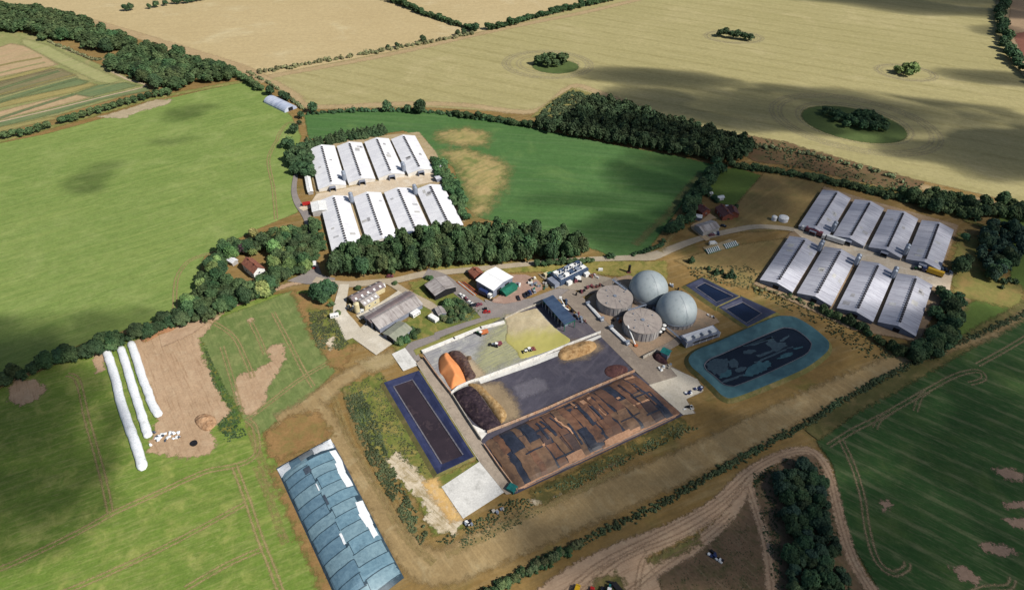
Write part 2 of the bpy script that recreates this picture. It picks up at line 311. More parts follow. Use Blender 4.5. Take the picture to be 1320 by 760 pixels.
# left and middle of the works: fields and bare earth
ga = ang((20,700),(300,610)); gb = ang((130,660),(300,600))
m_green2 = ground_mat('meadow', A(124,148,64), A(105,132,54), 45, 1.6, A(160,166,90), .53, 10, streak=[(gb, 14, 1.4, A(164,166,100), .5, .66, .65), (ga, 30, 2.4, A(94,118,54), .52, .66, .5), (gb, 4, .7, A(172,172,112), .56, .68, .6)], feather=1.6, edge=.6)
patch('meadow', [(-500,640),(0,500),(130,444),(215,410),(262,392),(420,370),(432,395),(336,552),(358,600),(420,770),(460,860),(-500,900)], m_green2, 4, 150)
m_green3 = ground_mat('small_meadow', A(122,136,82), A(104,124,66), 30, 1.4, A(146,152,96), .53, 8, streak=[(ang((290,410),(340,520)), 14, 1.2, A(146,156,96), .5, .66, .6)], feather=1.6, edge=.6)
patch('small_meadow', [(258,432),(280,410),(330,392),(376,374),(400,420),(432,478),(395,515),(334,560),(318,545),(300,520),(278,490),(262,462)], m_green3, 4)
m_dirt = ground_mat('bare_earth', A(204,174,142), A(186,156,124), 25, 1.6, A(206,180,148), .56, 9, streak=[(ang((240,430),(280,520)), 12, .9, A(160,128,98), .52, .66, .7)], feather=1.6, edge=2)
patch('bare_earth', [(172,440),(200,424),(262,418),(288,402),(272,420),(256,436),(262,462),(278,492),(290,520),(300,530),(282,545),(268,552),(280,570),(272,584),(240,590),(192,582),(196,560),(205,530),(180,470)], m_dirt, 9, 130)
for p in ([(302,492),(312,480),(335,474),(350,464),(342,450),(352,444),(364,442),(368,462),(356,482),(344,500),(340,520),(322,538),(306,520)], [(12,498),(22,488),(44,488),(60,500),(50,512),(26,522),(12,516)], [(118,456),(136,450),(134,476),(124,480)]):
    patch('bare_patch', p, m_dirt, 8)
patch('bare_patch', [(320,410),(326,408),(327,414),(321,416)], m_dirt, 4)
m_tr2 = ground_mat('worn_soil', A(186,166,118), A(168,150,104), 8, 1.2, feather=.9, edge=.5, alpha=.85)
m_tr3 = ground_mat('worn_soil_wide', A(184,160,112), A(160,144,92), 10, 1.5, feather=3.5, edge=1.6, alpha=.7)
def wheels(px, w=.7, g=2.0, mat=None): track('wheel_track', px, w, mat or m_tr2, .8, gauge=g)
patch('worn_grass', [(355,545),(400,515),(436,482),(436,492),(350,562),(345,555)], m_tr3, 5)
wheels([(-60,752),(0,732),(60,705),(110,680),(146,660),(200,636),(262,608),(300,600),(322,592),(332,578),(328,550),(318,540)], .8, 2.2)
wheels([(86,482),(100,490),(112,540),(126,590),(136,630),(142,660)], .8, 2.2)
wheels([(302,600),(318,642),(334,690),(352,735),(372,790)], .9, 2.2)
wheels([(75,765),(130,742),(210,705),(280,668),(316,648)])
wheels([(238,758),(290,728),(330,710),(338,708)])
wheels([(270,412),(300,432),(316,462),(326,486)]); wheels([(322,412),(334,436),(342,456)], .6); wheels([(352,402),(372,440),(390,475),(404,498)])
wheels([(318,540),(345,520),(390,486),(432,462),(438,458)], .7); wheels([(286,446),(300,492),(312,535)], .5)
wheels([(357,180),(346,205),(352,240),(356,282)], .7); wheels([(392,160),(372,158),(360,172),(357,182)], .7)
wheels([(275,325),(245,335),(228,358),(225,398)], .7)
for p in ([(320,545),(330,575),(340,600),(358,640)], [(330,600),(346,640),(368,700)]): wheels(p, .4, 2, m_tr3)
# the worn way between meadow and works
m_way = ground_mat('worn_way', A(172,148,106), A(156,132,92), 25, 1.6, A(182,162,122), .54, 10, streak=[(ang((440,580),(520,700)), 22, 1.2, A(196,168,120), .5, .66, .6)], feather=5, edge=2)
track('worn_way', [(360,545),(400,522),(440,490),(470,472),(505,458)], [12,12,10,8,8], m_way, 6)
track('worn_way', [(400,520),(420,540),(445,580),(480,640),(510,690),(560,730),(640,700),(760,650),(900,590),(1040,520),(1180,455)], [10,9,9,9,10,16,18,18,16,14,8], m_way, 8)
m_orange = ground_mat('orange_grass', A(168,134,88), A(146,114,72), 14, 1.6, A(136,124,72), .5, 7, feather=4, edge=2.5)
patch('orange_grass', [(340,560),(372,536),(410,530),(430,560),(414,572),(362,590),(346,588)], m_orange, 8)
patch('orange_grass', [(348,600),(362,604),(440,770),(420,775),(362,640)], m_orange, 6)
patch('orange_grass', [(376,376),(420,382),(440,420),(458,446),(440,478),(425,470),(398,425)], m_orange, 6)
m_gv = ground_mat('weedy_grass', A(122,132,66), A(102,112,52), 12, 1.2, A(160,144,84), .5, 6, feather=3, edge=2)
patch('weedy_grass', [(398,400),(430,398),(462,440),(440,448),(404,432)], m_gv, 6)
patch('weedy_grass', [(440,500),(490,480),(520,540),(566,612),(620,590),(600,620),(572,634),(600,680),(560,690),(540,650),(500,600),(470,560)], m_gv, 6)
patch('weedy_grass', [(262,440),(270,462),(290,500),(312,535),(300,560),(280,552),(300,530),(280,500)], ground_mat('lush_weeds', A(92,118,60), A(78,104,50), 8, 1.2, A(150,140,66), .53, 5, feather=2, edge=1.5), 6)
patch('weedy_grass', [(500,440),(540,425),(600,400),(640,398),(640,418),(560,440),(520,462)], m_gv, 5)
patch('weedy_grass', [(700,350),(560,352),(550,342),(700,336),(860,336),(860,362),(760,352)], ground_mat('yellow_verge', A(172,156,92), A(148,138,74), 14, 1.4, A(118,124,58), .5, 6, feather=2, edge=1.5), 6)
patch('weedy_grass', [(528,364),(560,356),(590,380),(632,408),(560,440),(500,430),(540,400)], m_gv, 5)
m_chalk = ground_mat('chalk_spoil', A(232,218,194), A(216,198,168), 8, 1, A(168,150,108), .52, 4, streak=[(ang((500,585),(580,660)), 12, .8, A(170,152,112), .5, .64, .8)], feather=1.6, edge=2.2)
patch('chalk_spoil', [(498,590),(512,582),(532,600),(548,618),(560,625),(578,640),(600,672),(584,688),(560,682),(548,668),(556,660),(540,642),(524,625),(508,610)], m_chalk, 8)
patch('yellow_sand', [(545,622),(562,614),(572,630),(596,668),(580,672),(556,640)], ground_mat('sand', A(232,194,128), A(214,172,108), 8, 1.2, A(220,196,160), .55, 4, feather=3, edge=1.5), 6)
patch('chalk_spoil', [(418,438),(430,434),(432,444),(426,450)], m_chalk, 4); patch('chalk_spoil', [(462,466),(505,452),(512,466),(480,480)], ground_mat('worn_sand', A(206,184,142), A(180,160,112), 8, 1.2, feather=5, edge=2, alpha=.8), 6)
patch('chalk_spoil', [(684,646),(700,636),(722,624),(745,614),(745,620),(724,634),(702,646),(690,652)], m_chalk, 5); patch('chalk_spoil', [(754,612),(790,594),(800,588),(800,594),(770,610)], ground_mat('thin_spoil', A(190,168,140), A(160,140,112), 8, 1.2, feather=3, edge=1.6, alpha=.7), 5)
m_banky = ground_mat('bank_weeds', A(112,104,62), A(92,90,50), 8, 1.2, A(176,146,84), .54, 5, feather=3, edge=2)
patch('bank', [(682,634),(760,596),(876,536),(890,548),(800,592),(700,650)], m_banky, 6)
track('worn_line', [(575,715),(620,694),(660,672),(720,645),(800,605)], 2, m_tr3, 3)
# dirt roads at the bottom and the dark crop field
da = ang((1080,600),(1160,640))
m_crop = ground_mat('row_crop', A(64,98,52), A(50,82,42), 60, 2, A(84,108,58), .55, 24, streak=[(da, 7, 1.0, A(112,118,84), .52, .62, .6)], lines=[(da, 10, A(128,132,96), .55, 2.5)], feather=2, edge=.8)
patch('crop_field', [(1052,568),(1120,520),(1200,472),(1290,420),(1340,396),(1700,300),(1700,1000),(1150,1000),(1136,766),(1098,700),(1082,640),(1074,598),(1062,582)], m_crop, 5, 130)
for p in ([(1280,604),(1300,602),(1322,612),(1322,620),(1296,618)], [(1292,646),(1322,646),(1330,656),(1300,656)], [(1290,668),(1330,668),(1330,684),(1310,680)], [(1262,698),(1290,700),(1314,712),(1290,716),(1268,708)], [(1224,732),(1242,730),(1262,742),(1260,752),(1240,748)], [(1134,646),(1146,644),(1150,652),(1140,658)]):
    patch('bare_patch', p, ground_mat('bare_clay', A(178,150,128), A(160,134,112), 8, 1.4, feather=1.6, edge=2), 8, 60)
m_ft = ground_mat('crop_wheel_soil', A(168,150,118), A(146,132,100), 10, 1.4, feather=1., edge=.6, alpha=.8)
wheels([(1068,574),(1100,554),(1140,534),(1200,500),(1236,482),(1262,478),(1268,488),(1250,494)], .8, 2.2, m_ft); wheels([(1084,566),(1100,600),(1112,640),(1118,680),(1130,720),(1150,738),(1168,732),(1170,724)], .9, 2.2, m_ft); wheels([(1260,470),(1300,448),(1340,424)], .8, 2.2, m_ft)
wheels([(1128,552),(1134,540),(1150,530)], .6, 2, m_ft); wheels([(1180,530),(1186,512),(1196,504)], .6, 2, m_ft); wheels([(1240,770),(1270,758),(1300,756),(1306,745)], .9, 2.2, m_ft)
m_crop2 = ground_mat('fringe_weeds', A(120,116,70), A(98,96,56), 12, 1.5, A(150,132,86), .52, 7, feather=3, edge=2)
track('verge', [(1046,560),(1090,528),(1170,484),(1260,432),(1330,392)], 9, m_crop2, 5)
m_waste = ground_mat('waste_ground', A(140,114,90), A(112,94,72), 14, 1.4, A(98,92,62), .52, 6, streak=[(ang((930,690),(985,740)), 8, 1, A(160,144,116), .56, .68, .6)], feather=2, edge=1.5)
patch('waste_ground', [(1000,600),(1046,578),(1076,640),(1120,780),(860,790),(846,735),(900,700),(960,640)], m_waste, 5)
m_dr = ground_mat('dirt_road', A(206,176,146), A(188,158,128), 20, 1.6, A(208,182,150), .56, 8, streak=[(ang((700,755),(900,660)), 20, .9, A(166,134,106), .5, .64, .7)], feather=1.8, edge=1.1)
track('dirt_road', [(690,790),(740,748),(800,715),(870,685),(925,652),(965,612),(1000,590),(1036,580),(1060,592),(1074,630),(1086,680),(1104,730),(1140,780)], [14,12,11,9,8,6.5,5,4.6,4.6,4.6,4.8,5,5], m_dr, 3)
track('dirt_road', [(800,765),(848,730),(900,700),(940,664),(962,628)], [10,6.5,5.5,5,4], m_dr, 3)
track('dirt_road', [(964,622),(976,660),(988,700),(998,790)], [4,4.2,4.5,4.5], m_dr, 3)
patch('dirt_road', [(735,790),(770,735),(830,705),(836,728),(846,742),(864,790)], m_dr, 5)
patch('weedy_grass', [(834,722),(860,708),(900,690),(905,700),(870,716),(842,726)], m_crop2, 4)
for p in ([(770,742),(795,738),(806,750),(800,764),(765,764)],): patch('weedy_grass', p, m_crop2, 4)
m_rut = ground_mat('rut_soil', A(176,146,118), A(158,130,102), 8, 1.2, feather=1., edge=.5, alpha=.4)
for p in ([(700,790),(770,728),(850,688),(920,650),(970,606),(1010,585),(1045,582),(1068,612),(1082,664),(1100,720),(1130,770)], [(720,790),(800,722),(880,688),(935,652),(966,616)], [(802,770),(856,726),(904,696),(944,662)], [(966,626),(980,668),(992,710),(1000,780)], [(820,770),(826,730),(836,712)]): wheels(p, .6, 1.9, m_rut)
for p in ([(430,510),(452,570),(492,640),(522,690),(560,725)], [(446,500),(462,560),(500,625),(534,690)]): wheels(p, .6, 1.9, m_tr3)
# field track and roads
m_cr = ground_mat('concrete_lane', A(196,182,158), A(178,164,142), 14, 1.3, feather=.7, edge=.3)
m_asp = ground_mat('asphalt', A(158,150,144), A(142,134,132), 18, 1.2, A(162,150,142), .56, 8, feather=.5, edge=.15)
m_aspd = ground_mat('dark_asphalt', A(112,106,112), A(92,88,98), 16, 1.2, A(128,120,122), .58, 7, feather=.5, edge=.15)
track('farm_track', [(206,436),(240,424),(284,398),(330,382),(368,368),(396,362),(410,358)], [16,12,7,4.5,3.6,3.6,3.6], m_dr, 3)
track('yard_road', [(382,222),(379,245),(384,262),(394,276),(398,290),(396,310),(398,330),(402,348),(412,358),(430,362)], [3.5,4,5,6,5,3.5,4,6,7,6], m_asp, 1.5)
patch('yard_road', [(370,362),(392,352),(400,334),(408,336),(416,356),(412,366),(396,366)], m_asp, 2)
track('farm_road', [(405,360),(440,366),(480,364),(510,361),(546,353),(580,350),(640,344),(700,338),(760,334),(815,332),(840,330),(862,322),(900,308),(940,298),(975,292),(1012,294),(1030,298)], [6,6,6,6,6,5.5,5,5,5,6,9,7,5.5,5.5,5.5,5.5,5.5], m_cr, 1.5)
track('farm_road', [(548,352),(570,358),(596,378),(616,392),(632,404)], [10,8,8,9,14], m_asp, 1)
patch('farm_road', Z(560,330,4.469,[(285,245),(360,270),(440,262),(560,240),(690,190),(760,180),(830,230),(820,260),(760,250),(640,245),(540,300),(430,345),(400,380),(330,360),(180,410),(0,480),(0,440),(160,385),(300,345),(320,310)]), m_asp, 2)
track('farm_road', [(566,434),(548,440),(532,446),(530,456),(534,466)], [6,6,6.5,8,8], m_asp, 1)
m_kerb = solid_mat('kerb_concrete', A(205,200,188), A(180,174,160), .4)
m_conc = ground_mat('pale_concrete', A(222,212,194), A(206,196,176), 18, 1.4, A(234,226,210), .56, 10, feather=.5, edge=.2)
m_cw = ground_mat('white_concrete', A(238,236,230), A(222,220,214), 10, 1.2, A(190,188,182), .58, 6, feather=.3, edge=.08)
patch('concrete_apron', Z(340,320,4.223,[(484,487),(520,440),(560,400),(600,440),(702,518),(612,580)]), m_conc, 1.5)
track('farm_track', [(444,366),(440,385),(438,402),(448,418),(458,434)], [6,7,8,10,12], m_conc, 1.5)
track('farm_track', [(500,362),(516,372),(536,384),(552,392),(562,400),(556,410)], [5,5,6,6,5,4], m_cr, 1.5)
track('farm_track', Z(430,350,7.6,[(240,450),(380,380),(560,270),(660,200)]), [5,5,5,5], m_conc, 1)
flat('concrete_pad', [(505,456),(522,448),(534,464),(540,470),(520,478)], m_cw)
flat('concrete_pad', [(569,627),(622,592),(653,632),(597,668)], m_cw)
patch('bank', Z(560,330,4.469,[(-120,540),(0,490),(320,362),(375,352),(402,374),(0,520),(-105,570)]), ground_mat('strip_verge', A(134,142,70), A(160,148,92), 10, 1.3, feather=1, edge=.4), 2)
# poultry yards
m_yard = ground_mat('yard_concrete', A(230,214,190), A(214,194,166), 20, 1.5, A(240,228,208), .56, 8, feather=.8, edge=.4)
m_gravel = ground_mat('yard_gravel', A(196,176,142), A(172,152,116), 10, 1.4, A(150,140,90), .56, 6, feather=1.5, edge=.8)
patch('gravel', [(392,190),(420,182),(540,170),(562,196),(600,285),(570,305),(430,332),(418,290)], m_gravel, 4)
patch('yard', [(400,262),(408,250),(440,244),(520,226),(560,214),(575,222),(572,232),(520,242),(440,260),(412,268)], m_yard, 3)
track('yard_road', [(404,262),(396,266),(388,270)], [10,8,6], m_yard, 2)
m_grav2 = ground_mat('worn_gravel', A(178,152,122), A(156,132,104), 10, 1.4, A(190,168,140), .56, 6, feather=1.5, edge=.8)
patch('gravel', [(1062,240),(1100,252),(1236,290),(1212,352),(1228,356),(1220,376),(1184,440),(1100,425),(972,366),(1018,300),(1030,296)], m_grav2, 4)
patch('yard', [(1022,296),(1034,294),(1110,312),(1210,350),(1228,352),(1224,376),(1188,364),(1110,340),(1040,312)], m_yard, 3)
# works: silage clamps, roads and hardstanding
def c3(p): return Z(500,380,2.9225,p)
m_bay1 = ground_mat('silage_bay_floor', A(164,163,166), A(138,138,144), 14, 1.3, A(188,188,180), .52, 6, streak=[(ang((560,490),(700,420)), 14, .8, A(206,204,194), .48, .62, .75)], feather=.5)
m_bay2 = ground_mat('clamp_asphalt', A(88,86,98), A(76,74,86), 22, 1.5, A(106,102,112), .56, 12, streak=[(ang((640,560),(780,430)), 26, 3, A(122,116,128), .52, .68, .5)], feather=.5)
flat('clamp_floor', c3([(110,250),(436,84),(562,40),(640,20),(800,150),(930,290),(1120,450),(480,750),(340,540)]), m_bay2)
patch('clamp_floor', c3([(132,218),(430,108),(566,50),(690,180),(340,330),(236,372)]), m_bay1, .6)
patch('hardstanding', c3([(562,52),(606,40),(650,95),(760,110),(806,130),(796,150),(690,180)]), m_aspd, 1)
patch('silage_dust', c3([(380,150),(450,75),(520,90),(510,240),(400,282),(320,312),(290,300),(330,250)]), ground_mat('silage_dust', A(206,204,156), A(190,190,140), 8, 1.3, streak=[(ang((560,490),(700,420)), 14, .8, A(130,130,134), .46, .62, .9)], feather=10, edge=2, alpha=.75), 8)
patch('pale_stain', c3([(468,345),(560,312),(592,322),(606,356),(500,392)]), ground_mat('pale_stain', A(144,140,150), A(124,121,132), 8, 1.3, feather=3, edge=1, alpha=.6), 4)
patch('pale_stain', c3([(330,335),(420,330),(480,400),(500,460),(440,490),(420,470)]), ground_mat('dusty_stain', A(186,164,130), A(160,140,112), 8, 1.3, feather=6, edge=1.5, alpha=.8), 6)
patch('pale_stain', c3([(270,215),(320,250),(370,300),(310,330)]), ground_mat('dusty_stain_pale', A(214,190,156), A(196,176,146), 8, 1.3, feather=4, edge=1, alpha=.85), 6)
patch('pale_stain', c3([(640,215),(700,170),(780,170),(810,200),(740,240),(660,250)]), ground_mat('fibre_dust', A(196,170,134), A(160,140,116), 8, 1.3, feather=6, edge=1.5, alpha=.7), 6)
m_conr = ground_mat('road_concrete', A(162,148,134), A(144,132,120), 16, 1.4, A(178,164,146), .56, 8, feather=.5, edge=.12)
def c6(p): return Z(700,260,2.713,p)
patch('works_road', c6([(60,330),(75,345),(200,470),(320,590),(400,665),(490,745),(535,740),(500,690),(560,665),(545,625),(440,570),(400,525),(350,550),(235,430),(130,325),(100,300)]), m_conr, 1.5)
patch('works_yard', c6([(470,610),(440,575),(540,620),(562,660),(500,690),(530,740),(490,745),(370,640)]), m_conc, 1.5)
patch('works_yard', c6([(150,345),(200,300),(250,268),(300,255),(600,400),(618,420),(470,490),(340,550),(235,432)]), ground_mat('works_stone', A(186,160,134), A(166,142,118), 12, 1.4, A(150,138,120), .54, 6, feather=.6, edge=.3), 1.5)
patch('works_yard', c6([(-20,250),(20,262),(120,240),(200,258),(262,272),(240,300),(120,310),(40,300)]), ground_mat('yard_stone', A(176,164,146), A(158,146,130), 12, 1.4, feather=.8, edge=.4), 1.5)
track('works_road', c6([(120,328),(200,298),(262,270)]), 5, m_conr, 1)
track('works_road', c6([(352,548),(440,505),(480,480)]), 5, m_conr, 1)
patch('works_yard', Z(580,330,8.443,[(450,480),(560,420),(600,280),(560,240),(650,205),(820,200),(930,240),(1000,300),(1010,360),(860,440),(760,490),(600,520),(470,505)]), ground_mat('red_brown_yard', A(182,150,134), A(164,136,122), 12, 1.4, A(196,172,152), .56, 6, feather=.5, edge=.3), 1.5)
m_lanec = ground_mat('lane_concrete', A(188,172,154), A(168,154,138), 10, 1.2, A(150,136,122), .56, 5, feather=.3, edge=.08)
patch('clamp_lane', c3([(108,256),(134,236),(184,300),(242,376),(352,552),(484,742),(446,752),(344,626)]), m_lanec, .6)
patch('dust_strip', c3([(340,318),(560,240),(700,190),(800,150),(806,158),(720,198),(560,262),(350,335)]), m_cw, 1)
track('farm_track', Z(880,240,7.6,[(250,530),(180,470),(110,400),(200,350),(260,310),(300,290)]), [4,4.5,4.5,4.5,5,9], ground_mat('drive_gravel', A(214,188,152), A(196,168,130), 8, 1.2, feather=.8, edge=.4), 1.5)
track('field_path', [(925,213),(905,238),(892,262),(872,296),(850,324)], [2.5,2.5,2.5,2.5,4], m_tr3, 3)
track('field_path', [(1065,232),(1120,240),(1200,262),(1262,290),(1320,300)], 4, m_fgr, 4)
track('field_path', [(1246,384),(1232,410),(1222,436),(1200,452)], 4, m_way, 3); track('field_path', [(1330,398),(1280,430),(1230,448),(1180,462)], 4, m_way, 4)
for p in (Z(880,240,7.6,[(200,600),(330,560),(460,520),(560,560),(440,610),(250,660)]),): patch('gravel', p, m_gravel, 3)
# ---------------------------------------------------------------- materials of buildings
M_roofw = solid_mat('fibre_cement_pale', A(236,236,238,.8), A(220,220,224,.8), .12, .7, streak=((.06, 1.6, .05), A(190,190,196), .48, .68, .5), rnd=.1)
M_roofg = solid_mat('fibre_cement_grey', A(216,217,226), A(198,199,210), .1, .7, streak=((.06, 1.2, .05), A(142,138,152), .46, .64, .65), rnd=.14)
M_wallp = solid_mat('wall_pale', A(200,196,190), A(176,172,168), .2, .8)
M_rep = [solid_mat('replaced_roof_sheet_%d' % i, A(*c), None, .3) for i, c in enumerate(((206,206,208), (186,184,186), (214,212,208)))]
M_wallw_ = solid_mat('wall_whitish', A(232,228,220,.75), A(214,208,198,.75), .2, .8)
M_wallg = solid_mat('wall_grey', A(150,156,172), A(128,134,150), .2, .7)
M_dark = solid_mat('dark_opening', A(38,38,44), A(28,28,32), 1)
M_vent = solid_mat('vent_black', A(50,48,56), A(36,34,42), 1)
M_steel = solid_mat('galvanised', A(176,186,200), A(140,150,168), .8, .45, .5, .25)
M_white = solid_mat('white_paint', A(236,236,232,.8), A(214,214,212,.8), .5, .5, .4)
M_whiter = solid_mat('white_sheet_roof', A(244,244,244,.85), A(232,232,232,.85), .08, .6, streak=((.8, .05, .05), A(214,216,220), .5, .7, .4))
M_glass = solid_mat('glass_dark', A(40,52,66), A(28,38,50), 1, .15, .6)
M_tyre = solid_mat('rubber', A(36,34,34), A(26,25,25), 2)
M_conc = solid_mat('cast_concrete', A(206,198,184), A(178,168,152), .35, .85, streak=((.5, .5, .05), A(130,122,112), .52, .7, .5))
M_tank = solid_mat('tank_concrete', A(200,194,190), A(176,172,170), .2, .85, streak=((.5, .5, .04), A(112,110,120), .48, .62, .6))
M_tanktop = solid_mat('tank_cover', A(192,180,170), A(176,164,156), .25, .85, streak=((.3, .3, .3), A(150,138,132), .52, .68, .6))
M_dome = solid_mat('gas_membrane', A(194,204,206), A(182,194,198), .08, .5, .35, streak=((.5, .5, .06), A(156,168,172), .5, .68, .6))
M_blues = solid_mat('dark_blue_sheet', A(72,92,120), A(56,74,102), .2, .5, .4, streak=((.6, .05, .05), A(96,112,134), .5, .7, .4))
M_green = solid_mat('green_paint', A(40,124,100), A(30,104,84), .5, .5)
M_teal = solid_mat('teal_paint', A(40,130,124), A(30,104,104), .5, .5)
M_brick = solid_mat('red_brick', A(168,98,76), A(142,80,64), 1.2)
M_tile = solid_mat('clay_tile', A(170,112,88), A(138,86,70), .8, .8, streak=((3, .3, .3), A(118,72,60), .45, .65, .6))
M_tiled = solid_mat('dark_clay_tile', A(128,84,78), A(104,66,64), .8)
M_asb = solid_mat('weathered_roof', A(196,190,186), A(168,160,158), .15, .8, streak=((1., .08, .1), A(116,106,100), .46, .66, .7))
M_asbb = solid_mat('brown_weathered_roof', A(140,126,126), A(116,104,108), .2, .8, streak=((1., .08, .1), A(146,128,112), .5, .66, .5))
M_asbg = solid_mat('lichen_roof', A(168,168,150), A(146,150,132), .2, .8, streak=((1., .08, .1), A(124,122,108), .5, .66, .5))
M_cream = solid_mat('cream_render', A(232,220,180), A(212,198,156), .6)
M_orange = solid_mat('orange_paint', A(224,134,84), A(196,110,66), .6)
def paint(name, c, c2=None): return solid_mat(name, c, c2, 1.5, .35, .5)
M_red = paint('red_paint', A(200,44,36)); M_carblue = paint('blue_car_paint', A(50,64,110)); M_carblack = paint('black_car_paint', A(34,34,42)); M_carsilver = paint('silver_car_paint', A(190,194,200))
M_yellow = paint('yellow_paint', A(240,190,30)); M_maroon = paint('maroon_curtain', A(150,84,92), A(126,66,76)); M_tgreen = paint('tractor_green', A(40,110,60))
M_blk = solid_mat('black_plastic', A(40,38,42), A(28,27,30), 1, .6)
ORD = ['first', 'second', 'third', 'fourth', 'fifth', 'sixth', 'seventh', 'eighth', 'ninth', 'tenth', 'eleventh', 'twelfth']
def hd(a, b): return math.atan2((b-a).y, (b-a).x)

# ---------------------------------------------------------------- poultry sheds
WS, HE, HR = 21.3, 2.4, 4.9
def shed_parts(o, L, roof, wall, canopy, nvent):
    "local axes: x across (0..WS), y along (0..-L), far gable at y = 0"
    w = MB(); t = .12; hm = HR-.12
    for x in (0.25, WS-.25-t): w.box((x+t/2, -L/2, -.5), (t, L-.5, HE+.4))
    for y in (-.25, -L+.25+t): w.add([(.25, y, -.5), (WS-.25, y, -.5), (WS-.25, y, HE-.05), (WS/2, y, hm), (.25, y, HE-.05), (.25, y-t, -.5), (WS-.25, y-t, -.5), (WS-.25, y-t, HE-.05), (WS/2, y-t, hm), (.25, y-t, HE-.05)], [(0, 1, 2, 3, 4), (9, 8, 7, 6, 5), (0, 5, 6, 1), (1, 6, 7, 2), (2, 7, 8, 3), (3, 8, 9, 4), (4, 9, 5, 0)])
    pp(o, 'wall', w, wall)
    n = 60                                            # corrugated sheets with visible laps
    for sd in (0, 1):
        m = MB(); y0 = 0
        k = 14; vs = []; fs = []
        for i in range(k):
            ya, yb = -L*i/k, -L*(i+1)/k+.02; dz = .04*(i % 2)
            xe, xr = (0, WS/2-.25) if sd == 0 else (WS, WS/2+.25)
            b0 = len(vs); vs += [(xe, ya, HE+dz), (xr, ya, HR+dz), (xr, yb, HR+dz), (xe, yb, HE+dz), (xe, ya, HE+dz-.1), (xr, ya, HR+dz-.1), (xr, yb, HR+dz-.1), (xe, yb, HE+dz-.1)]
            fs += [(b0, b0+1, b0+2, b0+3), (b0+7, b0+6, b0+5, b0+4), (b0, b0+4, b0+5, b0+1), (b0+1, b0+5, b0+6, b0+2), (b0+2, b0+6, b0+7, b0+3), (b0+3, b0+7, b0+4, b0)]
        m.add(vs, fs); pp(o, 'roof_slope', m, roof)
    for k in range(random.randint(2, 4)):
        sd = random.random() < .5; y = -random.uniform(4, L-8); ly = random.uniform(2, 5); f0 = random.uniform(.05, .6); f1 = f0+random.choice((.2, .35)); sg = (lambda f: (WS/2*f if sd else WS-WS/2*f)); zz_ = lambda f: HE+(HR-HE)*f+.1
        m = MB().add([(sg(f0), y, zz_(f0)), (sg(f1), y, zz_(f1)), (sg(f1), y-ly, zz_(f1)), (sg(f0), y-ly, zz_(f0)), (sg(f0), y, zz_(f0)-.08), (sg(f1), y, zz_(f1)-.08), (sg(f1), y-ly, zz_(f1)-.08), (sg(f0), y-ly, zz_(f0)-.08)], [(0, 1, 2, 3), (7, 6, 5, 4), (0, 4, 5, 1), (1, 5, 6, 2), (2, 6, 7, 3), (3, 7, 4, 0)]); pp(o, 'replaced_sheet', m, random.choice(M_rep))
    m = MB(); m.box((WS/2, -L/2, HR-.08), (.6, L-.1, .16)); pp(o, 'ridge_cap', m, roof)
    m = MB(); sp = (L-7)/nvent
    for i in range(nvent): y = -3.5-sp*(i+.5); m.box((WS/2, y, HR+.02), (1.3, 1.3, .55)).box((WS/2, y, HR+.57), (1.5, 1.45, .08))
    tag(pp(o, 'ridge_vents', m, M_vent), kind='stuff')
    d = pp(o, 'gable_door', MB().box((WS*.5, -L+.12, -.4), (3.6, .14, 3.2)), M_dark)
    if canopy:
        pp(o, 'door_canopy', MB().box((WS*.5-2.2, -L-1.3, -.4), (.35, 3, 3.6)).box((WS*.5+2.2, -L-1.3, -.4), (.35, 3, 3.6)).box((WS*.5, -L-1.3, 3.2), (4.8, 3.1, .2)), M_wallg)
    m = MB()
    for i in range(9): y = -L*(i+.5)/9; m.box((.16, y, .7), (.12, 1.6, .9)).box((WS-.16, y, .7), (.12, 1.6, .9))
    tag(pp(o, 'side_inlets', m, M_vent), kind='stuff')
    return o
SH = {'A': ([(398.2,192.2),(434.1,188.3),(469.6,183),(504,179.4)], [(410.4,246.2),(448.6,235.9),(487.5,229.4),(525.8,223.2)]),
      'C': ([(411.7,258.4),(455.1,253.8),(495,247.9),(536.3,243.7)], [(428.8,326.2),(474.5,315.5),(517.5,304.5),(558.6,294)]),
      'D': ([(1060.5,244.3),(1102,256.7),(1144.2,269.7),(1188.3,283.4)], [(1028.6,292.8),(1073,303.5),(1119.5,318),(1168.2,333)]),
      'E': ([(1017.9,303.8),(1062.8,317.5),(1110,335.4),(1157,351.7)], [(978.8,360.9),(1026.5,378.5),(1078.5,396.5),(1132.5,413.3)])}
SLOT = {}
for row, (far, near) in SH.items():
    F = [G(*p, HE) for p in far]; N = [G(*p, HE) for p in near]
    hs = [hd(n_, f_)-math.pi/2 for f_, n_ in zip(F, N)]; hm_ = sum(hs)/4; Ls = [(a-b).length for a, b in zip(F, N)]; Lm = sum(Ls)/4
    for i in range(4):
        h = hm_+.6*(hs[i]-hm_); L = Lm+.6*(Ls[i]-Lm)
        blk = 'white block' if row in 'AC' else 'grey block'
        rw = 'far row' if row in 'AD' else 'near row'
        o = empty('poultry_shed', (F[i].x, F[i].y, 0), h, 'poultry shed, %s from left in the %s of the %s' % (ORD[i], rw, blk), 'poultry shed', 'poultry sheds')
        shed_parts(o, L, M_roofw if row in 'AC' else M_roofg, M_wallw_ if row in 'AC' else M_wallg, row in 'AD', 20)
        SLOT[row, i] = (Vector((F[i].x, F[i].y, 0)), h, L)
def place(slot, x, y): p, h, L = SLOT[slot]; return Vector((p.x+x*math.cos(h)-y*math.sin(h), p.y+x*math.sin(h)+y*math.cos(h), 0))
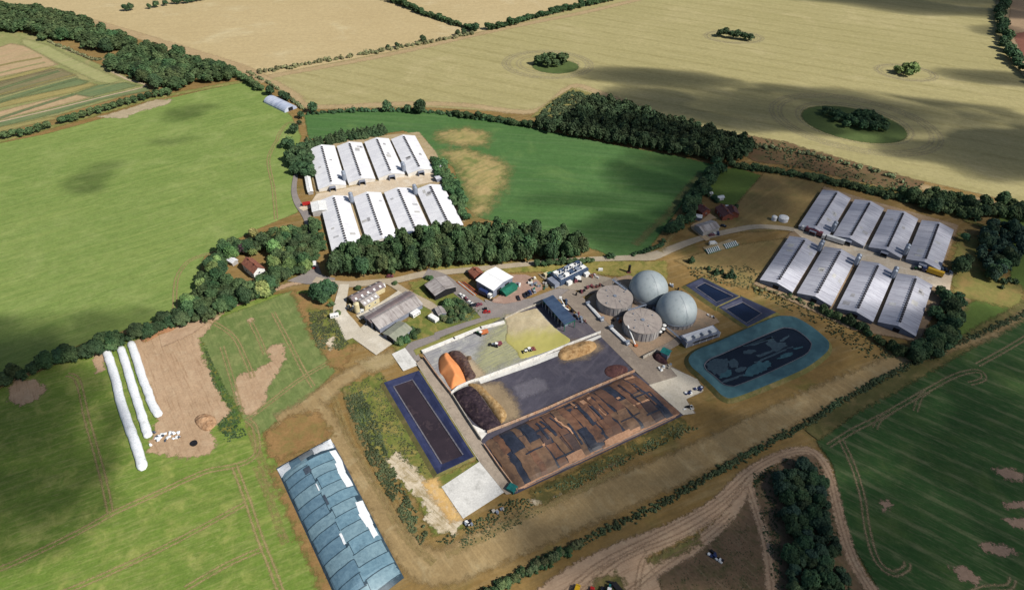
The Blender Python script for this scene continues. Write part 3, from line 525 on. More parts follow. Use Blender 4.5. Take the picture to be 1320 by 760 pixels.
def silo(o, r=1.5, h=9.5):
    n = 14
    pp(o, 'cone_roof', MB().cyl((0, 0, h-.9), r*1.04, .9, n, r2=.25), M_steel)
    pp(o, 'drum', MB().cyl((0, 0, 3.4), r, h-4.3, n), M_steel); pp(o, 'hopper', MB().cyl((0, 0, 1.2), .3, 2.2, n, r2=r), M_steel)
    for a in range(4): q = a*math.pi/2+.78; pp(o, 'leg', MB().bar((r*.95*math.cos(q), r*.95*math.sin(q), -.5), (r*.95*math.cos(q), r*.95*math.sin(q), 3.6), .09, 4), M_steel)
    pp(o, 'ladder', MB().box((r+.12, 0, .5), (.08, .5, h-1.6)), M_steel)
    return o
sil0 = None
for slot, x, yy, where in (('A',1,1,'between the first two sheds of the far row in the sunlit block'),('A',3,1,'between the last two sheds of the far row in the sunlit block'),
                     ('C',1,0,'between the first two sheds of the near row in the sunlit block'),('C',3,0,'between the last two sheds of the near row in the sunlit block'),
                     ('D',1,1,'between the first two sheds of the far row in the grey block'),('D',3,1,'between the last two sheds of the far row in the grey block'),
                     ('E',1,0,'between the first two sheds of the near row in the grey block'),('E',2,0,'between the middle sheds of the near row in the grey block'),('E',3,0,'between the last two sheds of the near row in the grey block')):
    pass
def silo_at(row, i, end, where):
    global sil0
    p, h, L = SLOT[row, i]; y = -L+5 if end else -7.5
    for k, (dx, dy) in enumerate(((-1.9, 0), (-1.9, 3.6))):
        q = place((row, i), dx, y+dy)
        lab = 'steel feed silo, %s one %s' % (('nearer', 'farther')[k], where)
        if sil0 is None: o = sil0 = silo(empty('feed_silo', q, h, lab, 'silo', 'feed silos beside the sheds'))
        else: o = copy_tree(sil0); o.location = q; o.rotation_euler.z = h; o['label'] = lab
for a in ((('A',1,1)+('between the first two sheds of the far sunlit row',)), ('A',3,1,'between the last two sheds of the far sunlit row'), ('C',1,0,'between the first two sheds of the near sunlit row'), ('C',3,0,'between the last two sheds of the near sunlit row'),
          ('D',1,1,'between the first two sheds of the far grey row'), ('D',3,1,'between the last two sheds of the far grey row'), ('E',1,0,'between the first two sheds of the near grey row'), ('E',2,0,'between the middle two sheds of the near grey row'), ('E',3,0,'between the last two sheds of the near grey row')): silo_at(*a)

# ---------------------------------------------------------------- gabled and lean-to buildings, from the pixels of one eave and a width
def gable(name, label, cat, a, b, wid, he, hr, roof, wall, side=1, over=.4, ridge=.5, doors=(), windows=(), group=None, rooflights=0, mat_light=None, chimney=0, sheets=True, gutter=True):
    """a, b: ends of one eave (pixels, at height he); the building lies to the left (side=1) or right (side=-1) of a->b"""
    A_, B_ = G(*a, he), G(*b, he); h = hd(A_, B_); L = (B_-A_).length; s = side
    o = empty(name, (A_.x, A_.y, 0), h, label, cat, group); y1 = wid*s; yr = wid*ridge*s
    w = MB(); i = .15*s
    w.profile([(i, -.5), (y1-i, -.5), (y1-i, he-.06), (yr, hr-.12), (i, he-.06)], over*.4, L-over*.4); pp(o, 'wall', w, wall)
    nm = max(2, int(L/5))
    for ya, yb, za, zb in ((-over*s*.5, yr-.02*s, he-.05, hr), (y1+over*s*.5, yr+.02*s, he-.05, hr)):
        m = MB()
        for k in range(nm if sheets else 1):
            x0, x1 = (L*k/nm, L*(k+1)/nm) if sheets else (0, L); dz = .03*(k % 2)
            if k == 0: x0 -= over
            if x1 >= L-.01: x1 += over
            m.add([(x0, ya, za+dz), (x1, ya, za+dz), (x1, yb, zb+dz), (x0, yb, zb+dz), (x0, ya, za+dz-.14), (x1, ya, za+dz-.14), (x1, yb, zb+dz-.14), (x0, yb, zb+dz-.14)], [(0, 1, 2, 3), (7, 6, 5, 4), (0, 4, 5, 1), (1, 5, 6, 2), (2, 6, 7, 3), (3, 7, 4, 0)])
        r = pp(o, 'roof_slope', m, roof)
        for k in range(rooflights):
            x = L*(k+.5)/rooflights; q = MB(); f0, f1 = .25, .6
            p0 = (ya+(yb-ya)*f0, za+(zb-za)*f0+.08); p1 = (ya+(yb-ya)*f1, za+(zb-za)*f1+.08)
            q.add([(x-.6, p0[0], p0[1]), (x+.6, p0[0], p0[1]), (x+.6, p1[0], p1[1]), (x-.6, p1[0], p1[1])]+[(x-.6, p0[0], p0[1]-.1), (x+.6, p0[0], p0[1]-.1), (x+.6, p1[0], p1[1]-.1), (x-.6, p1[0], p1[1]-.1)], [(0, 1, 2, 3), (0, 4, 5, 1), (1, 5, 6, 2), (2, 6, 7, 3), (3, 7, 4, 0)])
            q.build('rooflight', mat_light or M_white, r)
    pp(o, 'ridge_cap', MB().box((L/2, yr, hr-.05), (L+2*over, .45, .16)), roof)
    for (f, z0, dw, dh, face) in doors:                # face: 'a' first end, 'b' far end, 'e' the eave side
        if face in 'ab': x = (-.02 if face == 'a' else L+.02)+(.0); pp(o, 'door', MB().box((x+(.06 if face == 'a' else -.06), y1*f, z0), (.14, dw, dh)), M_dark)
        else: pp(o, 'door', MB().box((L*f, (.1)*s, z0), (dw, .14, dh)), M_dark)
    for (f, z0, dw, dh, face) in windows:
        if face in 'ab': x = .04 if face == 'a' else L-.04; fr = pp(o, 'window', MB().box((x, y1*f, z0), (.12, dw, dh)), M_white); MB().box((x, y1*f, z0+.1), (.16, dw-.25, dh-.2)).build('pane', M_glass, fr)
        else: yy = .1*s if face == 'e' else y1-.1*s; fr = pp(o, 'window', MB().box((L*f, yy, z0), (dw, .12, dh)), M_white); MB().box((L*f, yy, z0+.1), (dw-.25, .16, dh-.2)).build('pane', M_glass, fr)
    for k in range(chimney): c = pp(o, 'chimney', MB().box((L*(.25+.5*k) if chimney > 1 else L*.5, yr, hr-.4), (.9, .7, 1.5)), M_brick); MB().cyl((L*(.25+.5*k) if chimney > 1 else L*.5, yr, hr+1.1), .18, .4, 8).build('chimney_pot', M_tile, c)
    return o
def k4(p): x, y = p; return (430+x/7.6, 350+y/7.6)
def k2(p): x, y = p; return (580+x/8.443, 330+y/8.443)
def k5(p): x, y = p; return (540+x/9.5, 350+y/9.5)
def k6(p): x, y = p; return (690+x/6.91, 330+y/6.91)
# long barn: main span, its shaded far slope as a separate dark piece, a lean-to block
gable('barn', 'long old farm barn with patched grey-brown roof and dark open gable', 'barn', k4((872,318)), k4((450,560)), 17, 3.2, 5.6, M_asb, M_wallg, side=-1, ridge=.42, doors=((.5, -.4, 7, 4, 'b'),))
gable('barn_range', 'dark-roofed piece for the shaded far slope of the long grey-brown barn', 'barn', k4((760,228)), k4((335,470)), 0.1, 3.6, 3.7, M_asbb, M_wallg) if False else None
gable('barn', 'dark brown far slope of the long patched barn, shade put into its roof colour', 'barn', k4((805,238)), k4((372,498)), 6.5, 4.6, 5.3, M_asbb, M_wallg, side=-1, doors=((.5, -.4, 4, 3.5, 'b'),))  # north slope of the long barn, its shade put into the dark brown
gable('barn', 'pale lichen-roofed barn wing beside the bushes at the near end of the long barn', 'barn', k4((770,560)), k4((615,680)), 11, 3.0, 4.4, M_asbg, M_wallg, side=-1, doors=((.5, -.4, 5, 3.2, 'b'),))
# old hatchery: two dark spans with rooflights, tower tank
gable('farm_building', 'weathered dark-roofed building with a row of square rooflights near the wood', 'farm building', k4((500,150)), k4((205,300)), 7.5, 3.6, 5.4, M_asbb, M_cream, side=-1, rooflights=5, doors=((.5, -.4, 3, 3, 'b'),))
gable('farm_building', 'cream-walled building with narrow light strips on its roof', 'farm building', k4((448,250)), k4((305,335)), 8, 3.8, 5.2, M_asb, M_cream, side=-1, rooflights=4, windows=((.3, 1, 1.4, 1.2, 'e'), (.7, 1, 1.4, 1.2, 'e')))
p = G(*k4((235,395))); o = empty('bulk_tank', p, 0, 'cream cylindrical bulk tank with a domed top beside the old farm building', 'tank')
pp(o, 'drum', MB().cyl((0, 0, .6), 1.7, 6.4, 16), M_cream); pp(o, 'domed_top', MB().cyl((0, 0, 7.0), 1.72, .7, 16, r2=.6), M_cream); pp(o, 'base_ring', MB().cyl((0, 0, -.5), 1.4, 1.1, 16), M_steel)
gable('small_shed', 'small dark lean-to at the west end of the old farm building', 'shed', k4((200,300)), k4((140,255)), 4, 2.6, 3.3, M_asbb, M_dark, side=-1)
gable('store_building', 'small white flat-roofed annexe at the road end of the old farm building', 'annexe', k4((505,150)), k4((430,165)), 4, 2.8, 3.3, M_white, M_cream, side=-1)
# grey open barn, hut, caravans
gable('open_barn', 'grey-roofed hay barn with dark open sides on the grass beside the track', 'barn', k5((195,290)), k5((72,160)), 15.5, 4.2, 6.0, M_asb, M_dark, side=-1, doors=())
gable('hut', 'small grey hut half hidden in the bushes below the hay barn', 'hut', k5((240,530)), k5((195,450)), 5, 2.4, 3.2, M_asb, M_wallg, side=-1)
def caravan(label, a, b, wd=2.6, h=2.6, cat='caravan', m=None):
    A_, B_ = G(*a), G(*b); hh = hd(A_, B_); L = (B_-A_).length; o = empty('static_caravan', ((A_+B_)/2).to_tuple()[:2]+(0,), hh, label, cat)
    pp(o, 'body', MB().profile([(-wd/2, .3), (wd/2, .3), (wd/2, h-.3), (wd/2-.4, h), (-wd/2+.4, h), (-wd/2, h-.3)], -L/2, L/2), m or M_white)
    pp(o, 'chassis', MB().box((0, 0, -.3), (L*.9, wd*.7, .6)), M_blk)
    for x in (-L*.3, 0, L*.3): pp(o, 'window', MB().box((x, -wd/2, 1.2), (1, .06, .7)).box((x, wd/2, 1.2), (1, .06, .7)), M_glass)
    return o
caravan('white flat-topped caravan on the grass below the small grey hut', k5((135,560)), k5((225,615)), 3.4)
caravan('pale mobile home beside the near eave of the long barn', k4((765,445)), k4((835,400)), 3.6)
caravan('white van body standing on the weedy grass west of the yard', (426,409), (437,407), 2.6, 2.4, 'van body')
# white hall, red house, green sheds
gable('warehouse', 'big white-roofed hall by the staff car park', 'warehouse', k2((470,372)), k2((285,262)), 18.5, 6, 7.6, M_whiter, M_wallg, side=-1, doors=((.3, -.4, 4, 4.4, 'a'), (.7, -.4, 4, 4.4, 'a')), windows=((.5, 3.4, 1.6, 1, 'e'),))
gable('brick_house', 'small red brick house with a hipped-looking clay roof by the road bend', 'house', k2((262,225)), k2((200,165)), 7.5, 3, 4.9, M_tile, M_brick, side=-1, windows=((.3, 1, 1.2, 1.2, 'a'), (.7, 1, 1.2, 1.2, 'a')), chimney=1)
gable('green_shed', 'long green shed with a ribbed roof beside the white hall', 'shed', k2((610,412)), k2((740,330)), 6.0, 2.7, 3.6, M_green, M_green, side=1)
# farmhouse in the garden
gable('farmhouse', 'white farmhouse with a red clay-tiled roof inside the walled wood', 'house', (326.5,352.5), (311.5,339.5), 8, 5, 8, M_tile, M_white, side=-1, chimney=2, windows=((.25, 1, 1.2, 1.3, 'e'), (.7, 1, 1.2, 1.3, 'e'), (.25, 3.3, 1.2, 1.1, 'e'), (.7, 3.3, 1.2, 1.1, 'e'), (.5, 3.2, 1.4, 1.2, 'a')))
gable('extension', 'low white extension at the east gable of the farmhouse', 'extension', (331,354), (337,350), 5, 2.8, 4, M_white, M_white, side=1)
gable('outbuilding', 'low pale-roofed garage at the west edge of the farmhouse garden', 'garage', (299,339), (290,333.5), 4.5, 2.4, 3.2, M_roofw, M_wallp, side=-1)
# right-hand cottages and barn
def k8(p): x, y = p; return (880+x/7.6, 240+y/7.6)
gable('cottage', 'dark red-roofed cottage beside the white-roofed garage in the upper right hamlet', 'house', k8((195,262)), k8((130,215)), 8, 3.2, 5.6, M_tiled, M_brick, side=-1, chimney=1, windows=((.5, 1, 1.2, 1.2, 'a'),))
gable('cottage', 'pair of dark red-roofed cottages backing on to the green paddock', 'house', k8((395,300)), k8((320,210)), 9, 3.2, 5.8, M_tiled, M_brick, side=-1, chimney=2, windows=((.3, 1, 1.2, 1.2, 'e'), (.7, 1, 1.2, 1.2, 'e')))
gable('cottage', 'end cottage with a dark red roof and long dark hedge behind it', 'house', k8((450,270)), k8((420,205)), 8, 3.2, 5.4, M_tiled, M_brick, side=-1, chimney=1)
gable('garage', 'little white-roofed garage west of the upper right cottages', 'garage', k8((120,300)), k8((185,312)), 4.5, 2.4, 3.2, M_white, M_wallg, side=1)
gable('barn', 'grey-roofed workshop barn between the drive and the road to the grey sheds', 'barn', k8((205,450)), k8((365,400)), 10, 3.6, 5.2, M_asb, M_wallp, side=1, doors=((.5, -.4, 4, 3, 'b'),))
gable('garden_shed', 'small white greenhouse behind the cottages on the edge of the paddock', 'greenhouse', k8((355,120)), k8((410,110)), 3.5, 2, 2.8, M_white, M_white, side=1)
gable('garden_shed', 'tiny white summerhouse among the garden shrubs behind the cottages', 'summerhouse', k8((275,75)), k8((297,70)), 2.6, 1.9, 2.5, M_white, M_white, side=1)
gable('garden_shed', 'white-roofed conservatory on the back of the paired cottages', 'conservatory', k8((430,215)), k8((458,205)), 3.4, 2.3, 3, M_white, M_white, side=1)
# long shed by the left road, poultry yard office
gable('office_cabin', 'white site cabin on the gravel west of the sunlit poultry sheds', 'cabin', Z(340,120,3.8,[(210,460)])[0], Z(340,120,3.8,[(200,405)])[0], 4, 2.5, 3, M_white, M_wallp, side=-1)
gable('office_cabin', 'lower white cabin beside the road to the sunlit poultry sheds', 'cabin', Z(340,120,3.8,[(216,485)])[0], Z(340,120,3.8,[(208,455)])[0], 4, 2.3, 2.8, M_white, M_wallp, side=-1)
gable('store_building', 'square white store next to the red trailer at the poultry yard gate', 'store', Z(390,240,7.6,[(95,250)])[0], Z(390,240,7.6,[(80,160)])[0], 10.5, 4, 4.6, M_white, M_wallp, side=-1)
gable('plant_hut', 'pale generator hut at the tree-side end of the sunlit poultry yard', 'hut', (562,216), (571,214), 5, 2.8, 3.4, M_roofg, M_wallg, side=1)
gable('plant_hut', 'second generator hut with a dark side at the tree end of the sunlit yard', 'hut', (563,231), (572,228.5), 5, 3, 3.8, M_roofg, M_wallg, side=1)
# polytunnel far left
a_, b_ = G(348,129), G(375,142); L = (b_-a_).length; h = hd(a_, b_); o = empty('polytunnel', ((a_+b_)/2).to_tuple()[:2]+(0,), h, 'white half-round polytunnel at the field corner beside the lane', 'polytunnel')
pr = [(7*math.cos(t), 4.8*math.sin(t)) for t in np.linspace(0, math.pi, 12)]
pp(o, 'cover', MB().profile([(y, z-.4) for y, z in pr], -L/2, L/2, smooth=False), solid_mat('polythene', A(206,212,226,.75), A(180,190,212,.75), .12, .35, .5, streak=((.5, .06, .06), A(150,160,190), .48, .64, .6)))
pp(o, 'end_opening', MB().box((L/2, 0, -.3), (.1, 5, 3.2)), M_dark)
# ---------------------------------------------------------------- silage clamps: walls, heaps and sheeted clamps
def wall(name, label, px, h, t, mat, z0=-.6, post=0, cat='wall'):
    o = None; w = [G(x, y, 0) for x, y in px]; o = empty(name, w[0], 0, label, cat)
    m = MB(); T = MB()
    for a, b in zip(w[:-1], w[1:]):
        c = (a+b)/2-w[0]; L = (b-a).length; m.box((c.x, c.y, z0), (L+t*.5, t, h-z0), hd(a, b))
        n = int(L/4)
        for k in range(n):
            q = a-w[0]+(b-a)*((k+.5)/n); T.box((q.x, q.y, z0), (.22, t+.3, h-z0-.15), hd(a, b))
    pp(o, 'panel_run', m, mat); tag(pp(o, 'buttress', T, mat), kind='stuff'); return o
M_wallw = solid_mat('limewashed_concrete', A(236,234,228,.75), A(214,210,202,.75), .3, .8, streak=((.4, .4, .1), A(170,160,148), .54, .7, .5))
M_wallo = solid_mat('stained_concrete', A(214,184,158), A(186,152,124), .3, .8, streak=((.4, .4, .1), A(196,144,110), .46, .62, .6))
wall('clamp_wall', 'thick white concrete wall along the roadside edge of the upper silage bay', c3([(132,216),(250,168),(350,128),(436,106)]), 1.3, 1.9, M_wallw)
wall('clamp_wall', 'low grey wall round the top of the beige silage layer', c3([(440,92),(500,62),(562,38),(585,28)]), 1.4, .4, M_conc)
wall('clamp_wall', 'long white wall between the upper and middle silage bays', c3([(238,374),(264,350),(310,330),(345,320),(560,240),(690,186),(800,144)]), 1.8, .45, M_wallw)
wall('clamp_wall', 'stained wall between the dark middle bay and the sheeted clamp', c3([(375,520),(480,478),(600,430),(720,376),(820,334),(928,290)]), 1.8, .45, M_wallo)
wall('clamp_wall', 'short orange-stained wall beside the lane at the orange heap', c3([(134,236),(184,305),(238,374)]), 1.9, .45, M_wallo)
wall('clamp_wall', 'stained lane-side wall beside the dark manure heap', c3([(242,378),(300,470),(352,548)]), 1.9, .4, M_conc)
wall('clamp_wall', 'orange-stained lane-side wall at the short end of the sheeted clamp', c3([(362,566),(420,650),(486,738)]), 1.6, .4, M_wallo)
wall('clamp_wall', 'low outer kerb wall between the lane and the long slurry lagoon', c3([(108,258),(344,626)]), .5, .35, M_conc)
def heap(name, label, cat, px, h, mat, rough=.35, flatk=.55, n=46, z=0, noise_s=5., seed=0, kind=None, skew=0):
    "a tipped heap inside an outline: height rises with the distance from the outline"
    w = smooth([G(x, y, 0) for x, y in px], True, 4); poly = np.array([(p.x, p.y) for p in w]); lo = poly.min(0); hi = poly.max(0); c = (lo+hi)/2; cell = max((hi-lo).max()/n, .25)
    nx, ny = (np.ceil((hi-lo)/cell).astype(int)+2); X, Y = np.meshgrid(lo[0]-cell/2+cell*np.arange(nx), lo[1]-cell/2+cell*np.arange(ny)); P = np.stack([X.ravel(), Y.ravel()], -1); d = sdf(P, poly)
    mx = max(d.max(), .1); t = np.clip(d/mx, -.1, 1); hh = h*np.sign(t)*np.abs(t)**flatk
    nz = np.array([noise.fractal(Vector((x/noise_s+seed, y/noise_s, seed)), 1., 2., 4) for x, y in P]); hh = hh+nz*rough*np.clip(d/1.5, 0, 1); hh = np.where(d < 0, -.5, np.maximum(hh, -.2))
    I = np.arange(nx*ny).reshape(ny, nx); q = np.stack([I[:-1, :-1], I[:-1, 1:], I[1:, 1:], I[1:, :-1]], -1).reshape(-1, 4); q = q[(d[q] > 0).any(1)]
    used, inv = np.unique(q, return_inverse=True); me = bpy.data.meshes.new(name); me.from_pydata(np.column_stack([P[used]-c, hh[used]+z]).tolist(), [], inv.reshape(-1, 4).tolist())
    for p in me.polygons: p.use_smooth = True
    o = link(name, me, mat); o.location = (c[0], c[1], 0); return tag(o, label, cat, kind=kind)
def hm(name, a, b, c=None, s=.6): return solid_mat(name, a, b, s, .95, .1, bump=.6, streak=((.5, .5, .5), c, .5, .66, .8) if c else None)
heap('silage_heap', 'tall smooth bright orange maize heap in the left end of the upper bay', 'silage heap', c3([(202,226),(224,218),(244,240),(272,272),(290,310),(293,332),(262,345),(238,356),(210,310),(194,290),(190,250)]), 5.2, hm('maize_face', A(238,160,104,.7), A(224,144,90,.7), None, .15), .1, .85)
heap('silage_heap', 'dark cut face and crumbled silage beside the orange heap', 'silage heap', c3([(228,218),(264,210),(296,236),(318,280),(332,308),(296,328),(284,300),(262,262),(240,240)]), 2.6, hm('dark_silage', A(104,84,80), A(74,58,56), A(140,110,88)), .6, .6)
heap('silage_heap', 'small crumbled pile beside the dark silage face', 'silage heap', c3([(296,232),(312,230),(316,242),(302,246)]), 1.0, hm('pale_crumbs', A(150,124,96), A(120,98,76)), .3)
heap('manure_heap', 'large black manure heap filling the left end of the middle bay', 'manure heap', c3([(246,380),(300,345),(336,360),(352,384),(392,440),(426,492),(374,514),(330,484),(290,440)]), 3.2, hm('manure', A(66,54,62), A(44,36,44), A(96,80,80)), .9, .45)
heap('silage_heap', 'brown sloping heap of dry fibre along the black manure heap', 'silage heap', c3([(300,338),(345,338),(385,375),(430,420),(448,455),(430,484),(414,470),(380,420),(350,378)]), 2.2, hm('dry_fibre', A(186,154,108), A(150,118,76), A(206,178,136)), .5, .6)
heap('fibre_heap', 'long tan heap of straw-like fibre on the dark middle bay', 'fibre heap', c3([(640,222),(662,196),(700,186),(752,172),(780,180),(786,198),(764,218),(716,236),(676,246),(650,242)]), 2.2, hm('straw_fibre', A(206,170,122), A(180,142,96), A(150,112,72)), .7, .6)
heap('soil_heap', 'low dark reddish-brown round pile on the middle bay', 'soil heap', c3([(815,285),(830,268),(866,262),(898,270),(904,288),(884,304),(850,312),(824,304)]), 1.2, hm('red_brown_heap', A(104,72,70), A(78,52,54), A(126,90,80)), .35, .6)
def z9(p): return Z(620,380,7.6,p)
m_sil = ground_mat('chopped_silage', A(206,190,156), A(194,178,144), 14, 1.1, A(212,200,168), .56, 5, feather=0)
n_ = m_sil.node_tree; b_ = n_.nodes['Principled BSDF']; old = b_.inputs['Base Color'].links[0].from_socket
g0, g1 = G(*z9([(480,290)])[0]), G(*z9([(560,520)])[0]); dr = (g1-g0).normalized(); mp = n_.nodes.new('ShaderNodeVectorMath'); mp.operation = 'DOT_PRODUCT'; mp.inputs[1].default_value = dr
n_.links.new(n_.nodes.new('ShaderNodeNewGeometry').outputs['Position'], mp.inputs[0]); e_ = mathn(n_, 'ADD', mathn(n_, 'SUBTRACT', mp.outputs['Value'], g0.dot(dr)), mathn(n_, 'MULTIPLY', noisen(n_, rotvec(n_, 1.2, 12, 6), 1, 5, .7), 16))
n_.links.new(mixc(n_, ramp(n_, e_, 8, 22), old, mixc(n_, ramp(n_, noisen(n_, None, .4, 5), .35, .65), A(186,180,104), A(204,192,120))), b_.inputs['Base Color'])   # fresh yellow-green silage spread over the older beige
heap('silage_layer', 'broad flat layer of beige chopped silage, yellow-green towards the white wall', 'silage layer', z9([(232,210),(262,190),(400,165),(530,132),(568,155),(640,240),(760,350),(876,456),(640,556),(400,625),(350,560),(290,500),(232,440),(252,340)]), .9, m_sil, .18, .3, 60)
m = MB(); w = [G(*p, 0) for p in c3([(304,482),(378,516),(352,546)])]; c = sum(w, Vector())/3
tag(MB().prism([(p.x-c.x, p.y-c.y) for p in w], -.2, .25).build('plastic_sheet', M_wallw), 'white triangular plastic sheet lying at the corner of the lane below the manure heap', 'plastic sheet').location = c

class Clamp:
    "a sheeted silage clamp: four ground corners, a rounded cross-section, sheets laid over it piece by piece"
    def __init__(s, corners, h, prof, endf=.12, seed=1, bumps=.25):
        s.c = [G(x, y, 0) for x, y in corners]; s.h = h; s.prof = prof; s.endf = endf; s.seed = seed; s.b = bumps; s.o = sum(s.c, Vector())/4; s.o.z = 0
    def at(s, u, v, lift=0):
        a, b, c, d = s.c; p = (a*(1-u)+b*u)*(1-v)+(d*(1-u)+c*u)*v
        k = s.prof(u, v)*min(1, (min(v, 1-v)/s.endf+.02)**.6 if min(v, 1-v) >= 0 else 0)
        z = s.h*k+s.b*k*noise.fractal(Vector((p.x/9, p.y/9, s.seed)), 1, 2, 3)
        return Vector((p.x, p.y, z+lift-.25))-s.o
    def sheet(s, o, name, u0, u1, v0, v1, lift, mat, nu=10, nv=5, sk=0., wob=.0, lab=None):
        vs = []; fs = []
        for top in (1, 0):
            for j in range(nv+1):
                for i in range(nu+1):
                    u = u0+(u1-u0)*i/nu; v = v0+(v1-v0)*j/nv+sk*(u-u0); e = wob*noise.noise(Vector((u*9+s.seed, v*9, lift*50)))
                    if i in (0, nu): u += e
                    if j in (0, nv): v += e*.5
                    u = min(max(u, -.02), 1.02); v = min(max(v, -.02), 1.02)
                    vs.append(s.at(u, v, lift if top else lift-.16))
        K = (nu+1)*(nv+1)
        for j in range(nv):
            for i in range(nu): a = j*(nu+1)+i; fs += [(a, a+1, a+nu+2, a+nu+1), (K+a+nu+1, K+a+nu+2, K+a+1, K+a)]
        for i in range(nu): fs += [(K+i, K+i+1, i+1, i), (nv*(nu+1)+i, nv*(nu+1)+i+1, K+nv*(nu+1)+i+1, K+nv*(nu+1)+i)]
        for j in range(nv): a = j*(nu+1); fs += [(a, a+nu+1, K+a+nu+1, K+a), (K+a+nu, K+a+2*nu+1, a+2*nu+1, a+nu)]
        m = MB().add(vs, fs, 0, False); q = m.build(name, mat, o)
        if lab: q['label'] = lab
        return q
# blue-grey sheeted clamp at the lower left
def prof_b(u, v):
    r = .44+.06*math.sin(v*4); d = abs(u-r)/(r if u < r else 1-r); return max(0, 1-d**1.7)**.75
cb = Clamp([(357,604),(426,565),(519,742),(446,798)], 4.6, prof_b, .10, 3, .5)
o = empty('sheeted_clamp', cb.o, 0, 'long silage clamp under blue-grey plastic sheets with white edges showing', 'silage clamp')
M_sh = [solid_mat('blue_grey_sheet_%d' % i, A(*c), A(*d), .5, .5, .35, bump=.25, streak=((.3, .3, .3), A(70,92,108), .54, .74, .4)) for i, (c, d) in enumerate((((126,160,176), (108,142,160)), ((138,168,180), (120,150,164)), ((116,148,166), (98,130,150))))]
M_under = solid_mat('dark_underlay', A(66,88,102), A(50,70,84), .5, .5, .3); M_wsh = solid_mat('white_plastic', A(240,241,243,.8), A(212,218,222,.8), 1.2, .4, .4, bump=.5, streak=((.4, .4, .4), A(186,186,182), .56, .7, .6))
cb.sheet(o, 'underlay', -.01, 1.01, -.01, 1.01, 0, M_under, 24, 40)
vb = [0, .055, .115, .18, .25, .33, .40, .47, .54, .62, .70, .78, .86, .93, 1.0]
for i in range(len(vb)-1):
    g = -.002; j0, j1 = vb[i], vb[i+1]
    if i < 1: continue
    cb.sheet(o, 'cover_sheet', 0.0, .455+.03*math.sin(i*2), j0+g, j1-g, .08+.05*(i % 2), M_sh[i % 3 if i % 3 else 2], 9, 5, .02, .0)
    cb.sheet(o, 'seam', 0, .46, j1-.0022, j1+.0022, .22, M_under, 9, 1, .02, .004)
    if i > 1: cb.sheet(o, 'seam', .47, 1, j1-.0142, j1-.0098, .22, M_under, 9, 1, -.01, .004)
    if i > 1: cb.sheet(o, 'cover_sheet', .465+.03*math.sin(i*2), 1-(.1 if i in (2, 3, 4, 7, 8, 9) else 0), j0+g-.012, j1-g-.012, .10+.05*((i+1) % 2), M_sh[i % 2], 9, 5, -.01, .0)
cb.sheet(o, 'white_sheet', 0, .22, .0, .07, .2, M_wsh, 6, 4, .0, .02, 'white plastic at the upper left corner'); cb.sheet(o, 'white_sheet', .62, 1., 0, .075, .2, M_wsh, 6, 4, 0, .02, 'large white plastic corner piece')
cb.sheet(o, 'cover_sheet', .2, .40, .015, .075, .24, M_sh[2], 5, 3, 0, .01); cb.sheet(o, 'cover_sheet', .38, .64, .01, .07, .28, solid_mat('grey_sheet', A(150,158,162), A(132,140,146), .6, .5), 5, 3, 0, .01)
for (u0, u1, a, b) in ((.88, .99, .10, .20), (.85, .985, .19, .28), (.86, .975, .27, .38), (.86, .99, .49, .60), (.84, .98, .58, .66), (.86, .97, .65, .74)): cb.sheet(o, 'white_sheet', u0, u1, a, b, .26, M_wsh, 4, 6, 0, .03)
cb.sheet(o, 'white_strip', .43, .45, .27, .32, .3, M_wsh, 2, 4); cb.sheet(o, 'white_strip', .42, .455, .62, .69, .3, M_wsh, 2, 4, 0, .02); cb.sheet(o, 'white_strip', -.01, .05, .86, .95, .2, M_wsh, 2, 4, 0, .03)
M_dks = solid_mat('slate_sheet', A(84,96,110), A(70,80,94), .8, .5)
cb.sheet(o, 'repair_sheet', .36, .47, .135, .18, .28, M_dks, 4, 3); cb.sheet(o, 'repair_sheet', .455, .49, .36, .43, .3, M_dks, 2, 4); cb.sheet(o, 'edge_roll', .985, 1.012, .04, .34, .16, M_dks, 2, 12, 0, .01)
# brown and navy sheeted clamp in the works
def prof_c(u, v): return max(0, 1-abs(2*u-1)**2.6)**.7*.9+.1
cc = Clamp(c3([(362,552),(484,738),(1106,446),(926,294)]), 4.2, prof_c, .12, 8, .6)
o = empty('sheeted_clamp', cc.o, 0, 'big silage clamp covered in brown and navy sheets between walls', 'silage clamp')
M_bs = [solid_mat('brown_sheet_%d' % i, A(*c), A(*d), .3, .55, .3, bump=.2, streak=((.15, .15, .15), A(*e), .5, .7, .6)) for i, (c, d, e) in enumerate((((120,88,72), (98,74,62), (136,102,82)), ((134,98,76), (110,80,64), (88,70,64)), ((92,76,72), (78,64,62), (114,90,76)), ((138,108,84), (112,88,70), (92,74,66))))]
M_nv = solid_mat('navy_sheet', A(58,64,80), A(44,50,64), .4, .5, .35, bump=.2); M_pk = solid_mat('exposed_maize', A(210,164,130), A(186,140,108), .8, .8, bump=.3)
cc.sheet(o, 'underlay', -.01, 1.01, -.005, 1.005, 0, M_nv, 30, 60)
cc.sheet(o, 'exposed_edge', .975, 1.015, .0, 1.0, .12, M_pk, 3, 40, 0, .02); cc.sheet(o, 'exposed_edge', -.012, .03, .28, .68, .1, M_pk, 3, 20, 0, .015)
vc = [0.0, .05, .085, .15, .185, .25, .30, .335, .40, .435, .49, .555, .60, .655, .69, .75, .80, .835, .90, .95, 1.0]; R3 = random.Random(5)
